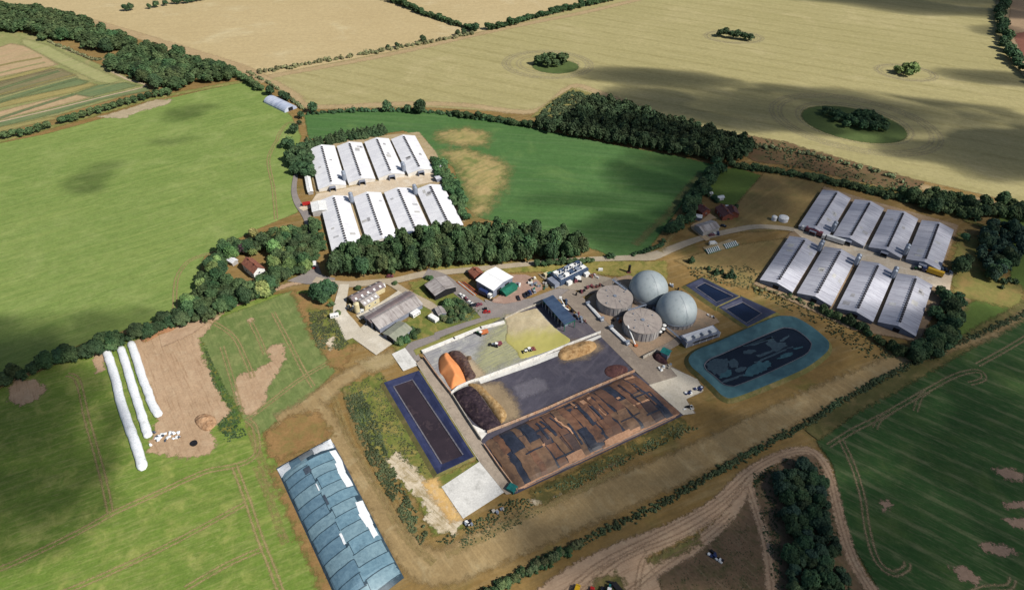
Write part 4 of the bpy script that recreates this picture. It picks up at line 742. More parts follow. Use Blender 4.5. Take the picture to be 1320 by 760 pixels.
for i in range(len(vc)-1):
    nc_ = R3.choice((1, 2, 2, 3)); cuts = [0.0]+sorted(min(.9, max(.1, k/nc_+R3.uniform(-.1, .1))) for k in range(1, nc_))+[.985]
    for j in range(len(cuts)-1):
        r = R3.random()
        navy = (i, j) in ((1, 1), (4, 0), (9, 1), (10, 1), (15, 0), (18, 1), (2, 0))
        wt = R3.choice((.001, .0015, .002, .006)); sk = R3.uniform(-.02, .02)
        if cuts[j+1]-cuts[j] < .05: continue
        cc.sheet(o, 'cover_sheet', cuts[j]+.003, cuts[j+1]-.003, vc[i]+wt*.5, vc[i+1]-wt*.5, .10+.045*((i+2*j) % 3), M_nv if navy else M_bs[int(r*4)], 8, 4, sk, .02)
for k in range(16):
    v_ = R3.uniform(.03, .96); u_ = R3.uniform(0, .5); cc.sheet(o, 'joint_strip', u_, u_+R3.uniform(.25, .5), v_, v_+R3.choice((.006, .008, .013, .02)), .34, R3.choice((M_nv, M_nv, M_bs[0])), 8, 2, R3.uniform(-.05, .05), .01)
for k in range(7):
    v_ = R3.uniform(.03, .85); u_ = R3.uniform(.05, .9); cc.sheet(o, 'joint_strip', u_, u_+R3.uniform(.015, .03), v_, v_+R3.uniform(.08, .16), .36, M_nv, 2, 6, 0, .01)
for (u0, u1, a, b, sk) in ((.2, .62, .385, .395, .05), (.05, .22, .53, .54, .03), (.1, .2, .575, .60, .02), (.4, .55, .62, .63, .03), (.88, .98, .30, .40, 0), (.90, .98, .52, .68, 0), (.93, .98, .68, .74, 0), (.6, .63, .80, .90, 0), (.35, .38, .75, .77, 0), (.1, .16, .62, .65, 0), (.55, .6, .235, .25, 0), (.05, .08, .9, .96, 0)):
    cc.sheet(o, 'exposed_patch', u0, u1, a, b, .3, M_pk, 6, 4, sk, .035)

# ---------------------------------------------------------------- white silage bags
def bag(label, px, r, grp='white silage bags side by side'):
    w = smooth([G(x, y, 0) for x, y in px], False, 7); c = w[0].copy(); n = len(w); K = 14; vs = []; fs = []
    for i, p in enumerate(w):
        t = (w[min(i+1, n-1)]-w[max(i-1, 0)]).normalized(); s_ = Vector((-t.y, t.x, 0)); q = min(1, (min(i, n-1-i)+.25)/1.6)**.5; rr = r*q*(1+.04*math.sin(i*1.3)+.09*noise.noise(p/2.5))
        for k in range(K):
            a = 2*math.pi*k/K; cs = math.cos(a); sn = math.sin(a); z = rr*.72*(sn*(1 if sn > 0 else .3))+.1
            v = p+s_*rr*cs*(1+.03*noise.noise(p+Vector((0, 0, k)))); vs.append((v.x-c.x, v.y-c.y, z+.16*noise.noise(Vector((p.x, p.y, k*.7)))))
    for i in range(n-1):
        for k in range(K): fs.append((i*K+k, i*K+(k+1) % K, (i+1)*K+(k+1) % K, (i+1)*K+k))
    fs += [tuple(range(K)), tuple(range((n-1)*K, n*K))]
    o = MB().add(vs, fs, 0, True).build('silage_bag', M_wsh); o.location = c; return tag(o, label, 'silage bag', grp)
bag('longest white silage bag, lying nearest the dark meadow', [(137,452),(142,466),(150,492),(155,515),(165,545),(176,575),(185,606)], 2.35)
bag('middle white silage bag between the longest and the shortest', [(155,447),(162,468),(170,495),(178,520),(186,545),(192,564)], 2.2)
bag('shortest white silage bag, lying beside the bare earth', [(168,440),(176,462),(184,488),(191,505),(196,520),(206,537)], 2.2)
o = empty('plastic_scrap', G(214,562), 0, 'crumpled pile of white and grey plastic sheets below the silage bags', 'plastic pile')
R4 = random.Random(3)
for k in range(26):
    x, y = R4.uniform(-7, 7), R4.uniform(-2.6, 2.6)+.0; MB().box((x, y, -.1+R4.random()*.2), (R4.uniform(1, 2.2), R4.uniform(.8, 1.6), R4.uniform(.25, .9)), R4.random()*3, taper=R4.uniform(.4, .9)).build('crumpled_sheet', (M_wsh, M_wsh, M_dks)[k % 3], o)
heap('soil_heap', 'round tan earth mound with dark clods on the bare ground', 'soil heap', [(251,542),(256,535),(266,533),(276,537),(278,546),(270,554),(260,553)], 1.9, hm('tan_soil', A(206,168,132), A(182,144,110), A(142,106,78)), .9, .7)
heap('soil_heap', 'grass-edged scraped earth ridge between the hedge and the bare earth', 'soil heap', [(182,437),(196,428),(214,422),(228,420),(222,426),(204,432),(188,440)], 1.6, hm('ridge_soil', A(176,130,96), A(150,108,78), A(120,110,62)), .5, .7)
tag(MB().cyl((0, 0, -.3), 1.7, .8, 14).build('feed_trough', M_blk), 'round black trough standing on the bare earth near the plastic pile', 'trough').location = G(250, 571)
p = G(194,573); tag(MB().cyl((0, 0, -.3), .8, 1.1, 9, r2=.5).build('plastic_bale', M_wsh), 'small round white bale between the ends of two silage bags', 'bale').location = p

# ---------------------------------------------------------------- lagoons
def lagoon(label, outer, inner, ztop, zwat, liner, water, sm=False, grp=None, bank=True, name='lagoon', rim=1.2):
    O = wpoly(outer, ztop, sm); I = wpoly(inner, zwat, sm); n = len(O); c = sum(O, Vector())/n; c.z = 0
    def off(P, d):
        out = []
        for i, p in enumerate(P):
            t = (P[(i+1) % n]-P[i-1]).normalized(); s_ = Vector((t.y, -t.x, 0)); q = (p-c); q.z = 0
            if s_.dot(q) < 0: s_ = -s_
            out.append(p+s_*d*(1.35 if not sm else 1))
        return out
    o = empty(name, c, 0, label, 'lagoon', grp)
    def ringm(P, Q, zp, zq, nm, mat, sub=4):
        vs = []; fs = []
        for k in range(sub+1):
            t = k/sub
            for i in range(n): q = P[i]*(1-t)+Q[i]*t-c; vs.append((q.x, q.y, zp*(1-t)+zq*t))
        for k in range(sub):
            for i in range(n): fs.append((k*n+i, k*n+(i+1) % n, (k+1)*n+(i+1) % n, (k+1)*n+i))
        return MB().add(vs, fs).build(nm, mat, o, fix=False)
    Oo = off(O, rim); g_ = off(Oo, 2.2)
    ringm(O, I, ztop, zwat-.3, 'liner_slope', liner); ringm(Oo, O, ztop+.01, ztop+.01, 'liner_rim', liner, 1)
    ringm(g_, Oo, -.45, ztop, 'earth_bank', m_gv2, 2)
    I2 = off(I, .5); k_ = (ztop-zwat)*.12; ringm([Vector((p.x, p.y, 0)) for p in I2], [Vector((p.x, p.y, 0)) for p in I], zwat+k_+.12, zwat+.1, 'tide_mark', M_mark, 1)
    W_ = [(p.x-c.x, p.y-c.y) for p in [i_+(i_-c).normalized()*.3 for i_ in I]]; wm = MB(); wm.add([(x, y, zwat-.25) for x, y in W_]+[(x, y, zwat-.5) for x, y in W_], [tuple(range(n)), tuple(range(2*n-1, n-1, -1))]+[(i, (i+1) % n, n+(i+1) % n, n+i) for i in range(n)])
    return o, pp(o, 'liquid_surface', wm, water), c
m_gv2 = ground_mat('bank_grass', A(124,120,72), A(106,104,62), 8, 1.2, A(150,132,90), .52, 5, feather=0)
def liner(name, a, b, s=(.08,.08,.6)): return solid_mat(name, a, b, .15, .45, .4, streak=(s, (b[0]*.7, b[1]*.7, b[2]*.7, 1), .46, .66, .6))
def liquid(name, a, b, c=None, rough=.12, lo=.52): return solid_mat(name, a, b, .06, rough, .4, streak=((.10, .10, .1), c, lo, lo+.05, .9) if c else None)
M_mark = solid_mat('dried_scum', A(128,126,132), A(100,98,108), .8)
M_lb = liner('navy_liner', A(62,68,104), A(48,54,88)); M_lt = liner('teal_liner', A(84,124,130), A(66,104,112)); M_ld = liner('slate_liner', A(74,78,102), A(58,62,86))
lagoon('long narrow slurry lagoon with a navy liner beside the clamp lane', [(498.5,492),(537,479),(607,589),(567,608)], [(508,497.5),(531,489.5),(596,586),(570,597)], 1.0, .2, M_lb, liquid('slurry', A(66,56,62), A(56,48,54), A(76,64,68), .25, .56))
def c9(p): return Z(880,350,4.47,p)
o, wat, c = lagoon('large rounded lagoon with a teal liner and scum floating on dark liquid', c9([(48,498),(96,455),(210,410),(400,325),(540,268),(600,262),(650,270),(730,315),(815,385),(832,420),(812,462),(700,545),(500,635),(300,712),(240,708),(190,660),(110,585),(60,540)]),
    c9([(130,535),(160,505),(230,475),(400,400),(560,332),(600,326),(645,334),(690,362),(730,400),(738,425),(715,468),(640,510),(480,585),(320,650),(280,656),(235,645),(185,600),(140,565)]), 1.4, .5, M_lt, liquid('dark_liquid', A(26,34,46), A(18,25,36), None, .1), True)
M_scum = solid_mat('grey_scum', A(68,88,98), A(50,68,80), 1.2, .5, .3, bump=.4); M_float = solid_mat('teal_scum', A(60,98,108), A(44,80,92), .3, .5, .3)
for pl, mt in ((c9([(140,525),(190,500),(255,505),(262,545),(240,585),(190,590),(150,560)]), M_scum), (c9([(266,515),(300,505),(325,525),(310,550),(275,545)]), M_scum), (c9([(212,570),(270,560),(284,585),(250,608),(214,608)]), M_float), (c9([(304,560),(350,545),(370,555),(340,575),(308,575)]), M_scum),
               (c9([(350,590),(400,535),(470,515),(512,520),(500,550),(430,590),(375,605)]), M_float), (c9([(485,410),(520,390),(545,405),(600,408),(595,430),(540,455),(510,440)]), M_scum), (c9([(345,460),(380,448),(425,455),(395,470),(355,472)]), M_scum), (c9([(545,495),(600,465),(635,465),(630,480),(570,500)]), M_float),
               (c9([(350,430),(460,390),(540,375),(420,420)]), M_scum), (c9([(230,630),(330,595),(340,600),(250,636)]), M_scum), (c9([(560,395),(610,365),(616,370),(580,400)]), M_scum), (c9([(430,480),(520,450),(524,455),(450,490)]), M_scum), (c9([(640,440),(690,430),(690,436),(645,448)]), M_float), (c9([(420,520),(600,440),(604,444),(430,528)]), M_scum)):
    w_ = smooth([G(x, y, .4) for x, y in pl], True, 9); mb = MB(); poly = [(p.x-c.x, p.y-c.y) for p in w_]; cx_ = sum(p[0] for p in poly)/len(poly); cy_ = sum(p[1] for p in poly)/len(poly)
    jit = [(cx_+(x-cx_)*(1+.3*noise.fractal(Vector((x*.5, y*.5, 1)), 1, 2, 4)), cy_+(y-cy_)*(1+.3*noise.fractal(Vector((x*.5, y*.5, 5)), 1, 2, 4))) for x, y in poly]; mb.prism(jit, .2, .34+.02*random.random()); mb.build('floating_scum', mt, wat)
M_pw = liquid('pond_liquid', A(28,40,66), A(22,32,54), None, .08)
lagoon('farther small rectangular lagoon with a dark liner beside the gas domes', c9([(32,78),(112,42),(312,142),(196,192)]), c9([(78,92),(126,66),(286,142),(195,174)]), .8, .1, M_ld, M_pw)
lagoon('nearer small rectangular lagoon with a dark liner next to the teal lagoon', c9([(222,206),(342,152),(524,232),(372,306)]), c9([(250,216),(346,178),(452,240),(366,294)]), .8, .1, M_ld, M_pw)

# ---------------------------------------------------------------- digester tanks and gas domes
def dome(label, cx, cy, R=12.2):
    p = G(cx, cy, 5.4); o = empty('gas_dome', (p.x, p.y, 0), 0, label, 'gas dome', 'gas storage domes')
    pp(o, 'ring_wall', MB().cyl((0, 0, -.4), R*.985, 3.6, 56), M_tank)
    vs = []; fs = []; n = 56; k = 22; t0 = math.asin(-2.1/R)
    for j in range(k): 
        t = t0+(math.pi/2-t0)*j/k
        for i in range(n): a = 2*math.pi*i/n; vs.append((R*math.cos(t)*math.cos(a), R*math.cos(t)*math.sin(a), 5.4+R*.96*math.sin(t)))
    vs.append((0, 0, 5.4+R*.96))
    for j in range(k-1):
        for i in range(n): fs.append((j*n+i, j*n+(i+1) % n, (j+1)*n+(i+1) % n, (j+1)*n+i))
    for i in range(n): fs.append(((k-1)*n+i, (k-1)*n+(i+1) % n, len(vs)-1))
    pp(o, 'membrane', MB().add(vs, fs, 0, True), M_dome)
    pp(o, 'clamp_ring', MB().cyl((0, 0, 3.0), R*1.015, .35, 56), M_steel)
    m = MB()
    for j in range(12):
        t = t0+(math.pi/2-t0)*j/12; t2 = t0+(math.pi/2-t0)*(j+1)/12; a = -1.25
        m.bar(((R+.05)*math.cos(t)*math.cos(a), (R+.05)*math.cos(t)*math.sin(a), 5.4+R*.965*math.sin(t)), ((R+.05)*math.cos(t2)*math.cos(a), (R+.05)*math.cos(t2)*math.sin(a), 5.4+R*.965*math.sin(t2)), .07, 4)
    pp(o, 'weld_seam', m, M_steel); m = MB()
    for i in range(28): a = 2*math.pi*i/28; m.box((R*math.cos(a), R*math.sin(a), -.4), (.2, .2, 3.4), a)
    tag(pp(o, 'wall_rib', m, M_tank), kind='stuff')
def k1(p): return (740+p[0]/6.33, 330+p[1]/6.33)
dome('pale blue-grey gas dome farther from the silage clamps', *k1((607,268)))
dome('pale blue-grey gas dome nearer the teal lagoon', *k1((835,440)))
def tank(label, cx, cy, R, h):
    p = G(cx, cy, h); o = empty('digester_tank', (p.x, p.y, 0), 0, label, 'digester tank', 'flat-topped digester tanks')
    pp(o, 'tank_wall', MB().cyl((0, 0, -.4), R, h+.2, 48, cap=False), M_tank); pp(o, 'tank_cover', MB().cyl((0, 0, h-.3), R*1.02, .3, 48).cyl((0, 0, h), R*.96, .5, 48, r2=.6), M_tanktop)
    n = 30
    for i in range(n): a = 2*math.pi*i/n; q = MB().box(((R+.12)*math.cos(a), (R+.12)*math.sin(a), -.4), (.16, .34, h), a); pp(o, 'wall_panel_rib', q, M_tank)
    r = pp(o, 'roof_hatch', MB().cyl((0, 0, h+.4), 1.1, .5, 12), M_steel)
    for a, d in ((.6, .7), (2.3, .65), (4.0, .8), (5.2, .5), (3.2, .4)): pp(o, 'roof_valve', MB().cyl((R*d*math.cos(a), R*d*math.sin(a), h+.1), .35, .7, 8), M_steel)
    m = MB()
    for i in range(16): a = 2*math.pi*i/16; m.bar((1.1*math.cos(a), 1.1*math.sin(a), h+.5), (R*.97*math.cos(a), R*.97*math.sin(a), h+.08), .05, 4)
    pp(o, 'cover_straps', m, M_tank); return o
tank('brown-topped digester tank farther up beside the concrete road', *k1((333,330)), 11.0, 6.8)
tank('brown-topped digester tank nearest the concrete road', *k1((560,525)), 11.2, 6.8)
def obox(name, label, cat, a, b, wd, h, mat, side=1, z0=-.4, extra=None, group=None):
    A_, B_ = G(*a), G(*b); hh = hd(A_, B_); L = (B_-A_).length; o = empty(name, (A_.x, A_.y, 0), hh, label, cat, group); pp(o, 'body', MB().box((L/2, wd/2*side, z0), (L, wd, h)), mat)
    if extra: extra(o, L, wd*side, h+z0)
    return o
# feed augers: long pale covered conveyors beside the tanks
def auger(label, a, b, wd=2.2, h=1.6):
    def ex(o, L, w, z):
        n = int(L/3)
        for k in range(n): pp(o, 'cover_plate', MB().profile([(w*.08, z+.02), (w*.92, z+.02), (w*.5, z+.45)], L*k/n+.08, L*(k+1)/n-.08), M_white)
        for x in (1.2, L-1.2): pp(o, 'drive_unit', MB().box((x, w*.5, z+.2), (1.5, abs(w)*1.3, 1.1)), M_steel)
        pp(o, 'side_rail', MB().bar((0, -.2, z-.3), (L, -.2, z-.3), .09, 5), M_orange)
    obox('feed_conveyor', label, 'conveyor', a, b, wd, h, M_steel, 1, extra=ex)
auger('long pale feed conveyor beside the farther flat-topped tank', k1((245,530)), k1((115,385))); auger('long pale feed conveyor beside the nearer flat-topped tank', k1((455,722)), k1((300,578)))
a_, b_ = G(*k1((505,735))), G(*k1((438,565)), 7.5); o = empty('loading_auger', a_, 0, 'slanting white auger tube rising to the nearer flat-topped tank', 'auger'); d_ = b_-a_
pp(o, 'tube', MB().bar((0, 0, 0), d_, .42, 8), M_white); pp(o, 'support_leg', MB().bar((d_.x*.6, d_.y*.6, d_.z*.6), (d_.x*.6, d_.y*.6, -.4), .14, 5), M_steel); pp(o, 'hopper', MB().cyl((0, 0, -.3), .7, 1.3, 10, r2=1.2), M_orange)
for i, q in enumerate(((737,562),(728,590),(702,612))):
    p = G(*k1(q), 3.2); o = empty('chemical_tank', (p.x, p.y, 0), 0, 'small white-topped black cylinder tank, %s from the dome' % ORD[i], 'tank', 'small tanks beside the nearer digester')
    pp(o, 'drum', MB().cyl((0, 0, -.4), 1.2, 3.5, 16), M_blk); pp(o, 'lid', MB().cyl((0, 0, 3.1), 1.28, .35, 16, r2=.9), M_white)
# walkways and pipework between tanks
def catwalk(label, a, b, z, wd=1.1):
    A_, B_ = G(*a, z), G(*b, z); hh = hd(A_, B_); L = (B_-A_).length; o = empty('walkway', (A_.x, A_.y, 0), hh, label, 'walkway'); pp(o, 'deck', MB().box((L/2, 0, z-.1), (L, wd, .12)), M_steel)
    for s in (-1, 1):
        m = MB().bar((0, s*wd/2, z+1), (L, s*wd/2, z+1), .05, 4)
        for k in range(int(L/2)+1): m.bar((min(L, k*2), s*wd/2, z), (min(L, k*2), s*wd/2, z+1), .04, 4)
        pp(o, 'handrail', m, M_steel)
    for x in (.4, L/2, L-.4): pp(o, 'post', MB().box((x, 0, -.4), (.2, .2, z+.3)), M_steel)
catwalk('steel walkway between the two flat-topped tanks and the domes', k1((440,440)), k1((590,395)), 7.6); catwalk('steel walkway behind the farther flat-topped tank', k1((315,190)), k1((430,275)), 7.2, 1.6); catwalk('ground-level pipe bridge beside the nearer dome', k1((760,580)), k1((880,680)), 2.2, 1.2)
R5 = random.Random(11)
def clutter(name, label, cat, px, n, sx, sy, mats, hz=(.6, 2), rot=None, pn='unit'):
    p = G(*px); o = empty(name, p, rot if rot is not None else 0, label, cat)
    for k in range(n):
        x, y = R5.uniform(-sx, sx), R5.uniform(-sy, sy); a, b, h = R5.uniform(.7, 2), R5.uniform(.6, 1.5), R5.uniform(*hz)
        if k % 4 == 3: MB().cyl((x, y, -.4), a*.4, h+.6, 10).build('vessel', mats[k % len(mats)], o)
        else: MB().box((x, y, -.4), (a, b, h+.4), R5.choice((0, .1, -.1))).build(pn, mats[k % len(mats)], o)
    return o
rot_w = hd(G(*k1((245,530))), G(*k1((115,385))))
o = clutter('pump_station', 'cluster of pumps and pipework in the gap between the tanks and domes', 'pump station', k1((590,410)), 12, 5, 3, [M_steel, M_white, M_blk], (.8, 2.4), rot_w)
for k in range(5): pp(o, 'pipe', MB().bar((-6+k*2.4, -3.4, 1+.2*k), (-4+k*2.2, 3.6, 1.1+.2*k), .16, 6), M_steel)
clutter('pump_station', 'orange and brown machinery between the two flat-topped tanks', 'machinery', k1((340,520)), 7, 3, 2, [M_orange, M_blk, M_steel], (.6, 1.8), rot_w)
clutter('pump_station', 'row of small pumps at the back fence behind the far dome', 'pumps', k1((830,260)), 6, 6, .8, [M_white, M_steel, M_blk], (.6, 1.4), -.9)
clutter('pump_station', 'pumps and pipes at the corner of the yard beside the nearer dome', 'pumps', k1((1125,500)), 5, 3, .8, [M_white, M_steel, M_blk], (.6, 1.4), -.9)
o = empty('flare_mast', G(*k1((447,130))), 0, 'dark upright flare tube on a frame behind the far dome', 'flare'); pp(o, 'tube', MB().cyl((0, 0, .5), .9, 5, 12), M_blk); pp(o, 'base', MB().box((0, 0, -.4), (2.4, 2.4, .9)), M_maroon)
# separator building with white roof units beside the teal lagoon
def sep(o, L, w, z):
    for k in range(4): pp(o, 'roof_cooler', MB().box((2.5+k*(L-5)/3.2, w*.35, z), (3.4, abs(w)*.3, 1.2)), M_white)
    pp(o, 'roof_panel', MB().box((L/2, w*.75, z+.02), (L*.92, abs(w)*.4, .15)), M_roofw); pp(o, 'louvre', MB().box((L*.55, -.02*w, z-1.7), (L*.72, .14, 1.0)), M_blk)
    for k in range(6): pp(o, 'column', MB().box((L*k/5, w*.02, -.4), (.3, .35, z+.4)), M_white)
obox('plant_building', 'long white process building with roof coolers beside the teal lagoon', 'plant building', k1((915,745)), k1((1185,655)), 7, 3.8, M_wallg, 1, extra=sep)
# long dark-blue intake shed on columns
zt = 6.0; P1, P2, P3, P4 = (G(*k6(q), zt) for q in ((265,608), (66,384), (150,350), (352,583)))
hh = hd(P1, P2); L = (P2-P1).length; wd = 7.4; o = empty('intake_shed', (P1.x, P1.y, 0), hh, 'long dark-blue open-sided shed on columns above the dark hardstanding', 'shed'); s_ = -1
n = 12
for k in range(n):
    x0, x1 = L*k/n, L*(k+1)/n-.04; pp(o, 'roof_sheet', MB().add([(x0, .3, zt-.1), (x1, .3, zt-.1), (x1, -wd, zt+.7), (x0, -wd, zt+.7), (x0, .3, zt-.22), (x1, .3, zt-.22), (x1, -wd, zt+.58), (x0, -wd, zt+.58)], [(0, 1, 2, 3), (7, 6, 5, 4), (0, 4, 5, 1), (1, 5, 6, 2), (2, 6, 7, 3), (3, 7, 4, 0)]), M_blues)
for k in range(8):
    x = .3+(L-.6)*k/7
    for y in (0, -wd+.4): pp(o, 'column', MB().box((x, y, -.4), (.32, .32, zt+(.3 if y == 0 else .95))), M_green if k == 0 else M_steel)
pp(o, 'end_beam', MB().box((.2, -wd/2, zt-.5), (.3, wd, .4)), M_green); pp(o, 'back_wall', MB().box((L*.6, -wd+.2, -.4), (L*.75, .18, zt*.7)), M_blues)
for k in range(6): pp(o, 'storage_bin', MB().box((5+k*4.6, -wd*.5, -.4), (3, 3.4, 2.4)), (M_steel, M_blk, M_green)[k % 3])
for q0, q1, lab in (((225,375), (265,445), 'thin white conveyor tube beside the dark-blue shed'), ((250,450), (300,480), 'short white discharge tube beside the dark-blue shed')):
    a_, b_ = G(*k6(q0), 4.5), G(*k6(q1), 2.5); o = empty('conveyor_tube', (a_.x, a_.y, 0), 0, lab, 'conveyor'); pp(o, 'tube', MB().bar((0, 0, 4.5), (b_.x-a_.x, b_.y-a_.y, 2.5), .3, 8), M_white); pp(o, 'support', MB().box((0, 0, -.4), (.3, .3, 4.8)), M_steel); pp(o, 'head_box', MB().box((0, 0, 4.2), (1.6, 1.4, 1.3)), M_white)
clutter('intake_gear', 'dark machinery and bins on the far side of the dark-blue shed', 'machinery', k6((345,500)), 12, 12, 1.6, [M_blk, M_steel, M_blues, M_maroon], (.8, 2.2), hh)
# power plant block
pw = G(*k6((300,170))); hp = hd(G(*k6((300,235))), G(*k6((455,160))))
o = empty('power_plant', pw, hp, 'blue-grey engine house block crowded with white roof fans and pipes', 'power plant')
pp(o, 'main_block', MB().box((0, 0, -.4), (24, 11, 4.2)), M_blues)
for k in range(5):
    for j in range(2):
        pp(o, 'roof_unit', MB().box((-9.5+k*4.7, -2.6+j*5.2, 3.8), (3.2, 2.4, 1.1+.6*((k+j) % 2))), (M_steel, M_white, M_blues)[(k+j) % 3])
for k in range(7): pp(o, 'exhaust_stack', MB().cyl((-10+k*3.3, .2+.8*(k % 2), 3.7), .45, 2.6, 10), M_white)
for k in range(4): pp(o, 'pipe_run', MB().bar((-11+k*1, -4.6+k*2.6, 4.6), (11, -4.4+k*2.6, 4.7), .16, 6), M_white)
for k in range(3): pp(o, 'container', MB().box((-6+k*7.5, -7.2, -.4), (3.4, 2.4, 2.9)), M_white)
pp(o, 'end_annexe', MB().box((-14, -1, -.4), (4.5, 8, 3.4)), M_wallg)
for q0, q1, lab, mt in (((205,228), (135,160), 'dark green shipping container west of the engine house', M_green), ((225,205), (180,150), 'second green container against the engine house wall', M_green)):
    obox('container', lab, 'container', k6(q0), k6(q1), 3, 2.9, mt, 1, extra=lambda o, L, w, z: [pp(o, 'rib', MB().box((.6+1.2*k, w/2, z), (.12, abs(w)*.98, .08)), M_steel) for k in range(int(L/1.2))])
obox('container', 'cream storage box at the roadside west of the green containers', 'container', k6((90,192)), k6((125,178)), 2.6, 2.5, M_cream)
clutter('scrap_row', 'long dark row of stacked skips and pipes below the engine house yard', 'skips', k6((460,300)), 12, 9.5, 1.5, [M_blk, M_maroon, M_tiled], (1.2, 2.2), hd(G(*k6((380,330))), G(*k6((535,270)))))
clutter('plant_bits', 'rusty brown tank and bits at the east end of the engine house yard', 'machinery', k6((520,185)), 6, 3, 1.6, [M_tile, M_maroon, M_white], (1, 2), -.5)
clutter('plant_bits', 'dark switchgear boxes in front of the engine house', 'switchgear', k6((380,235)), 4, 2.4, 1, [M_blk, M_maroon], (1, 2), -.2)
tag(MB().box((0, 0, -.4), (3, 1.6, 1.6)).box((0, 0, 1.2), (2.6, 1.3, .25)).build('water_bowser', M_white), 'small white bowser alone on the grass behind the engine house', 'bowser').location = G(*k6((580,125)))
# clutter on the stone yard, green shelter, white table-like bits
clutter('yard_goods', 'grey pallets and tanks on the round yard beside the car park', 'yard goods', k2((1010,320)), 16, 8, 4.5, [M_asb, M_steel, M_asbg, M_green], (.6, 1.6), .1)
clutter('yard_goods', 'pallets and dark bins at the edge of the round yard by the hedge road', 'yard goods', k2((900,270)), 8, 2.6, 3.2, [M_blk, M_white, M_cream], (.8, 1.8), 0)
clutter('yard_goods', 'white tanks at the east end of the long green shed', 'tanks', k2((740,320)), 4, 1.3, 1.2, [M_white, M_steel], (1, 2), 0)
clutter('yard_goods', 'jumble of drums and pallets beside the cream bulk tank', 'yard goods', k4((200,370)), 12, 5, 1.6, [M_white, M_cream, M_steel], (.4, 1.3), -.5)
clutter('yard_goods', 'scattered feed equipment along the wall of the cream building', 'yard goods', k4((330,370)), 8, 5, 1.2, [M_white, M_steel, M_cream], (.4, 1.2), .35)
clutter('scrap_heap', 'blue and white debris pile with hoses on the waste ground at the bottom', 'scrap heap', (922,718), 12, 3.2, 1.6, [M_carblue, M_white, M_blk], (.3, 1), -.8)
clutter('scrap_heap', 'pale stones and machinery on the grass below the white concrete pad', 'scrap heap', (643,657), 6, 2.6, 1, [M_conc, M_steel], (.3, 1), .4); clutter('scrap_heap', 'black and white pump parts on the grass corner below the pad', 'scrap heap', (604,675), 7, 1.5, 1.4, [M_blk, M_white, M_steel], (.3, 1.1), .4)
clutter('scrap_heap', 'blue and white tyres and sheets at the end of the concrete yard', 'scrap heap', Z(820,430,6.91,[(520,510)])[0], 14, 5.4, 1.1, [M_carblue, M_carblue, M_white], (.6, 1.6), .45)
clutter('scrap_heap', 'row of white blocks and buckets across the concrete yard', 'scrap heap', Z(820,430,6.91,[(260,305)])[0], 10, 4.4, 1.2, [M_white, M_steel, M_conc], (.6, 1.5), .35)
clutter('scrap_heap', 'pale posts and bags at the far corner of the sheeted clamp', 'scrap heap', Z(820,430,6.91,[(480,660)])[0], 8, 3.4, 1, [M_white, M_blk, M_conc], (.4, 1.1), .3)
heap('manure_heap', 'dark brown manure heap spilling at the edge of the concrete yard', 'manure heap', Z(820,430,6.91,[(150,185),(200,170),(250,215),(282,262),(250,275),(200,255),(160,225)]), 2.2, hm('yard_manure', A(84,58,60), A(60,42,46)), .6)
gable('hopper_shed', 'teal-roofed hopper hut standing over the dark manure heap', 'hut', Z(820,430,6.91,[(285,190)])[0], Z(820,430,6.91,[(220,160)])[0], 4.5, 4, 4.8, M_teal, M_wallg, side=-1)
wall('clamp_wall', 'short dark concrete wall beside the works road below the tanks', Z(820,430,6.91,[(60,220),(150,175),(180,160)]), 2, .5, M_conc)
def skip(o, L, w, z):
    pp(o, 'lid', MB().box((L/2, w/2, z), (L*.96, abs(w)*.9, .12)), M_teal)
obox('skip', 'teal skip at the corner where the clamp lane meets the white pad', 'skip', c3([(445,735)])[0], c3([(462,712)])[0], 4, 2.2, M_teal, -1, extra=skip)
# paired white tanks by the right-hand road
p = G(997.5,283); o = empty('water_tank', p, 0, 'low round blue-white water tank beside the road to the grey sheds', 'tank'); pp(o, 'drum', MB().cyl((0, 0, -.4), 3.5, 2.9, 24), M_roofw); pp(o, 'lid', MB().cyl((0, 0, 2.5), 3.6, .5, 24, r2=2.4), M_white)
p = G(1009.5,283.5); tag(o, 'small slim pale tank beside the low round one'); o['label'] = 'slimmer pale water tank standing left of the low wide one'; o.scale = (.55, .55, 1.05)
o2 = copy_tree(o); o2.location = p; o2.scale = (1, 1, 1); o2['label'] = 'wide low blue-white water tank beside the road to the grey sheds'
# rows of striped frames south of the road
for (x, y, lab) in ((919,322.5,'nearer striped row of white frames over green netting by the road'), (942,316,'farther striped row of white frames over green netting by the road')):
    p = G(x, y); d_ = G(x+8, y-2.4)-p; o = empty('netting_rack', p, hd(p, p+d_), lab, 'netting frames')
    pp(o, 'netting', MB().box((0, 0, -.4), (10.6, 4.6, .8)), M_green)
    for k in range(7): pp(o, 'frame', MB().box((-4.8+k*1.6, 0, .42), (.62, 5.2, .35), -.35), M_white)
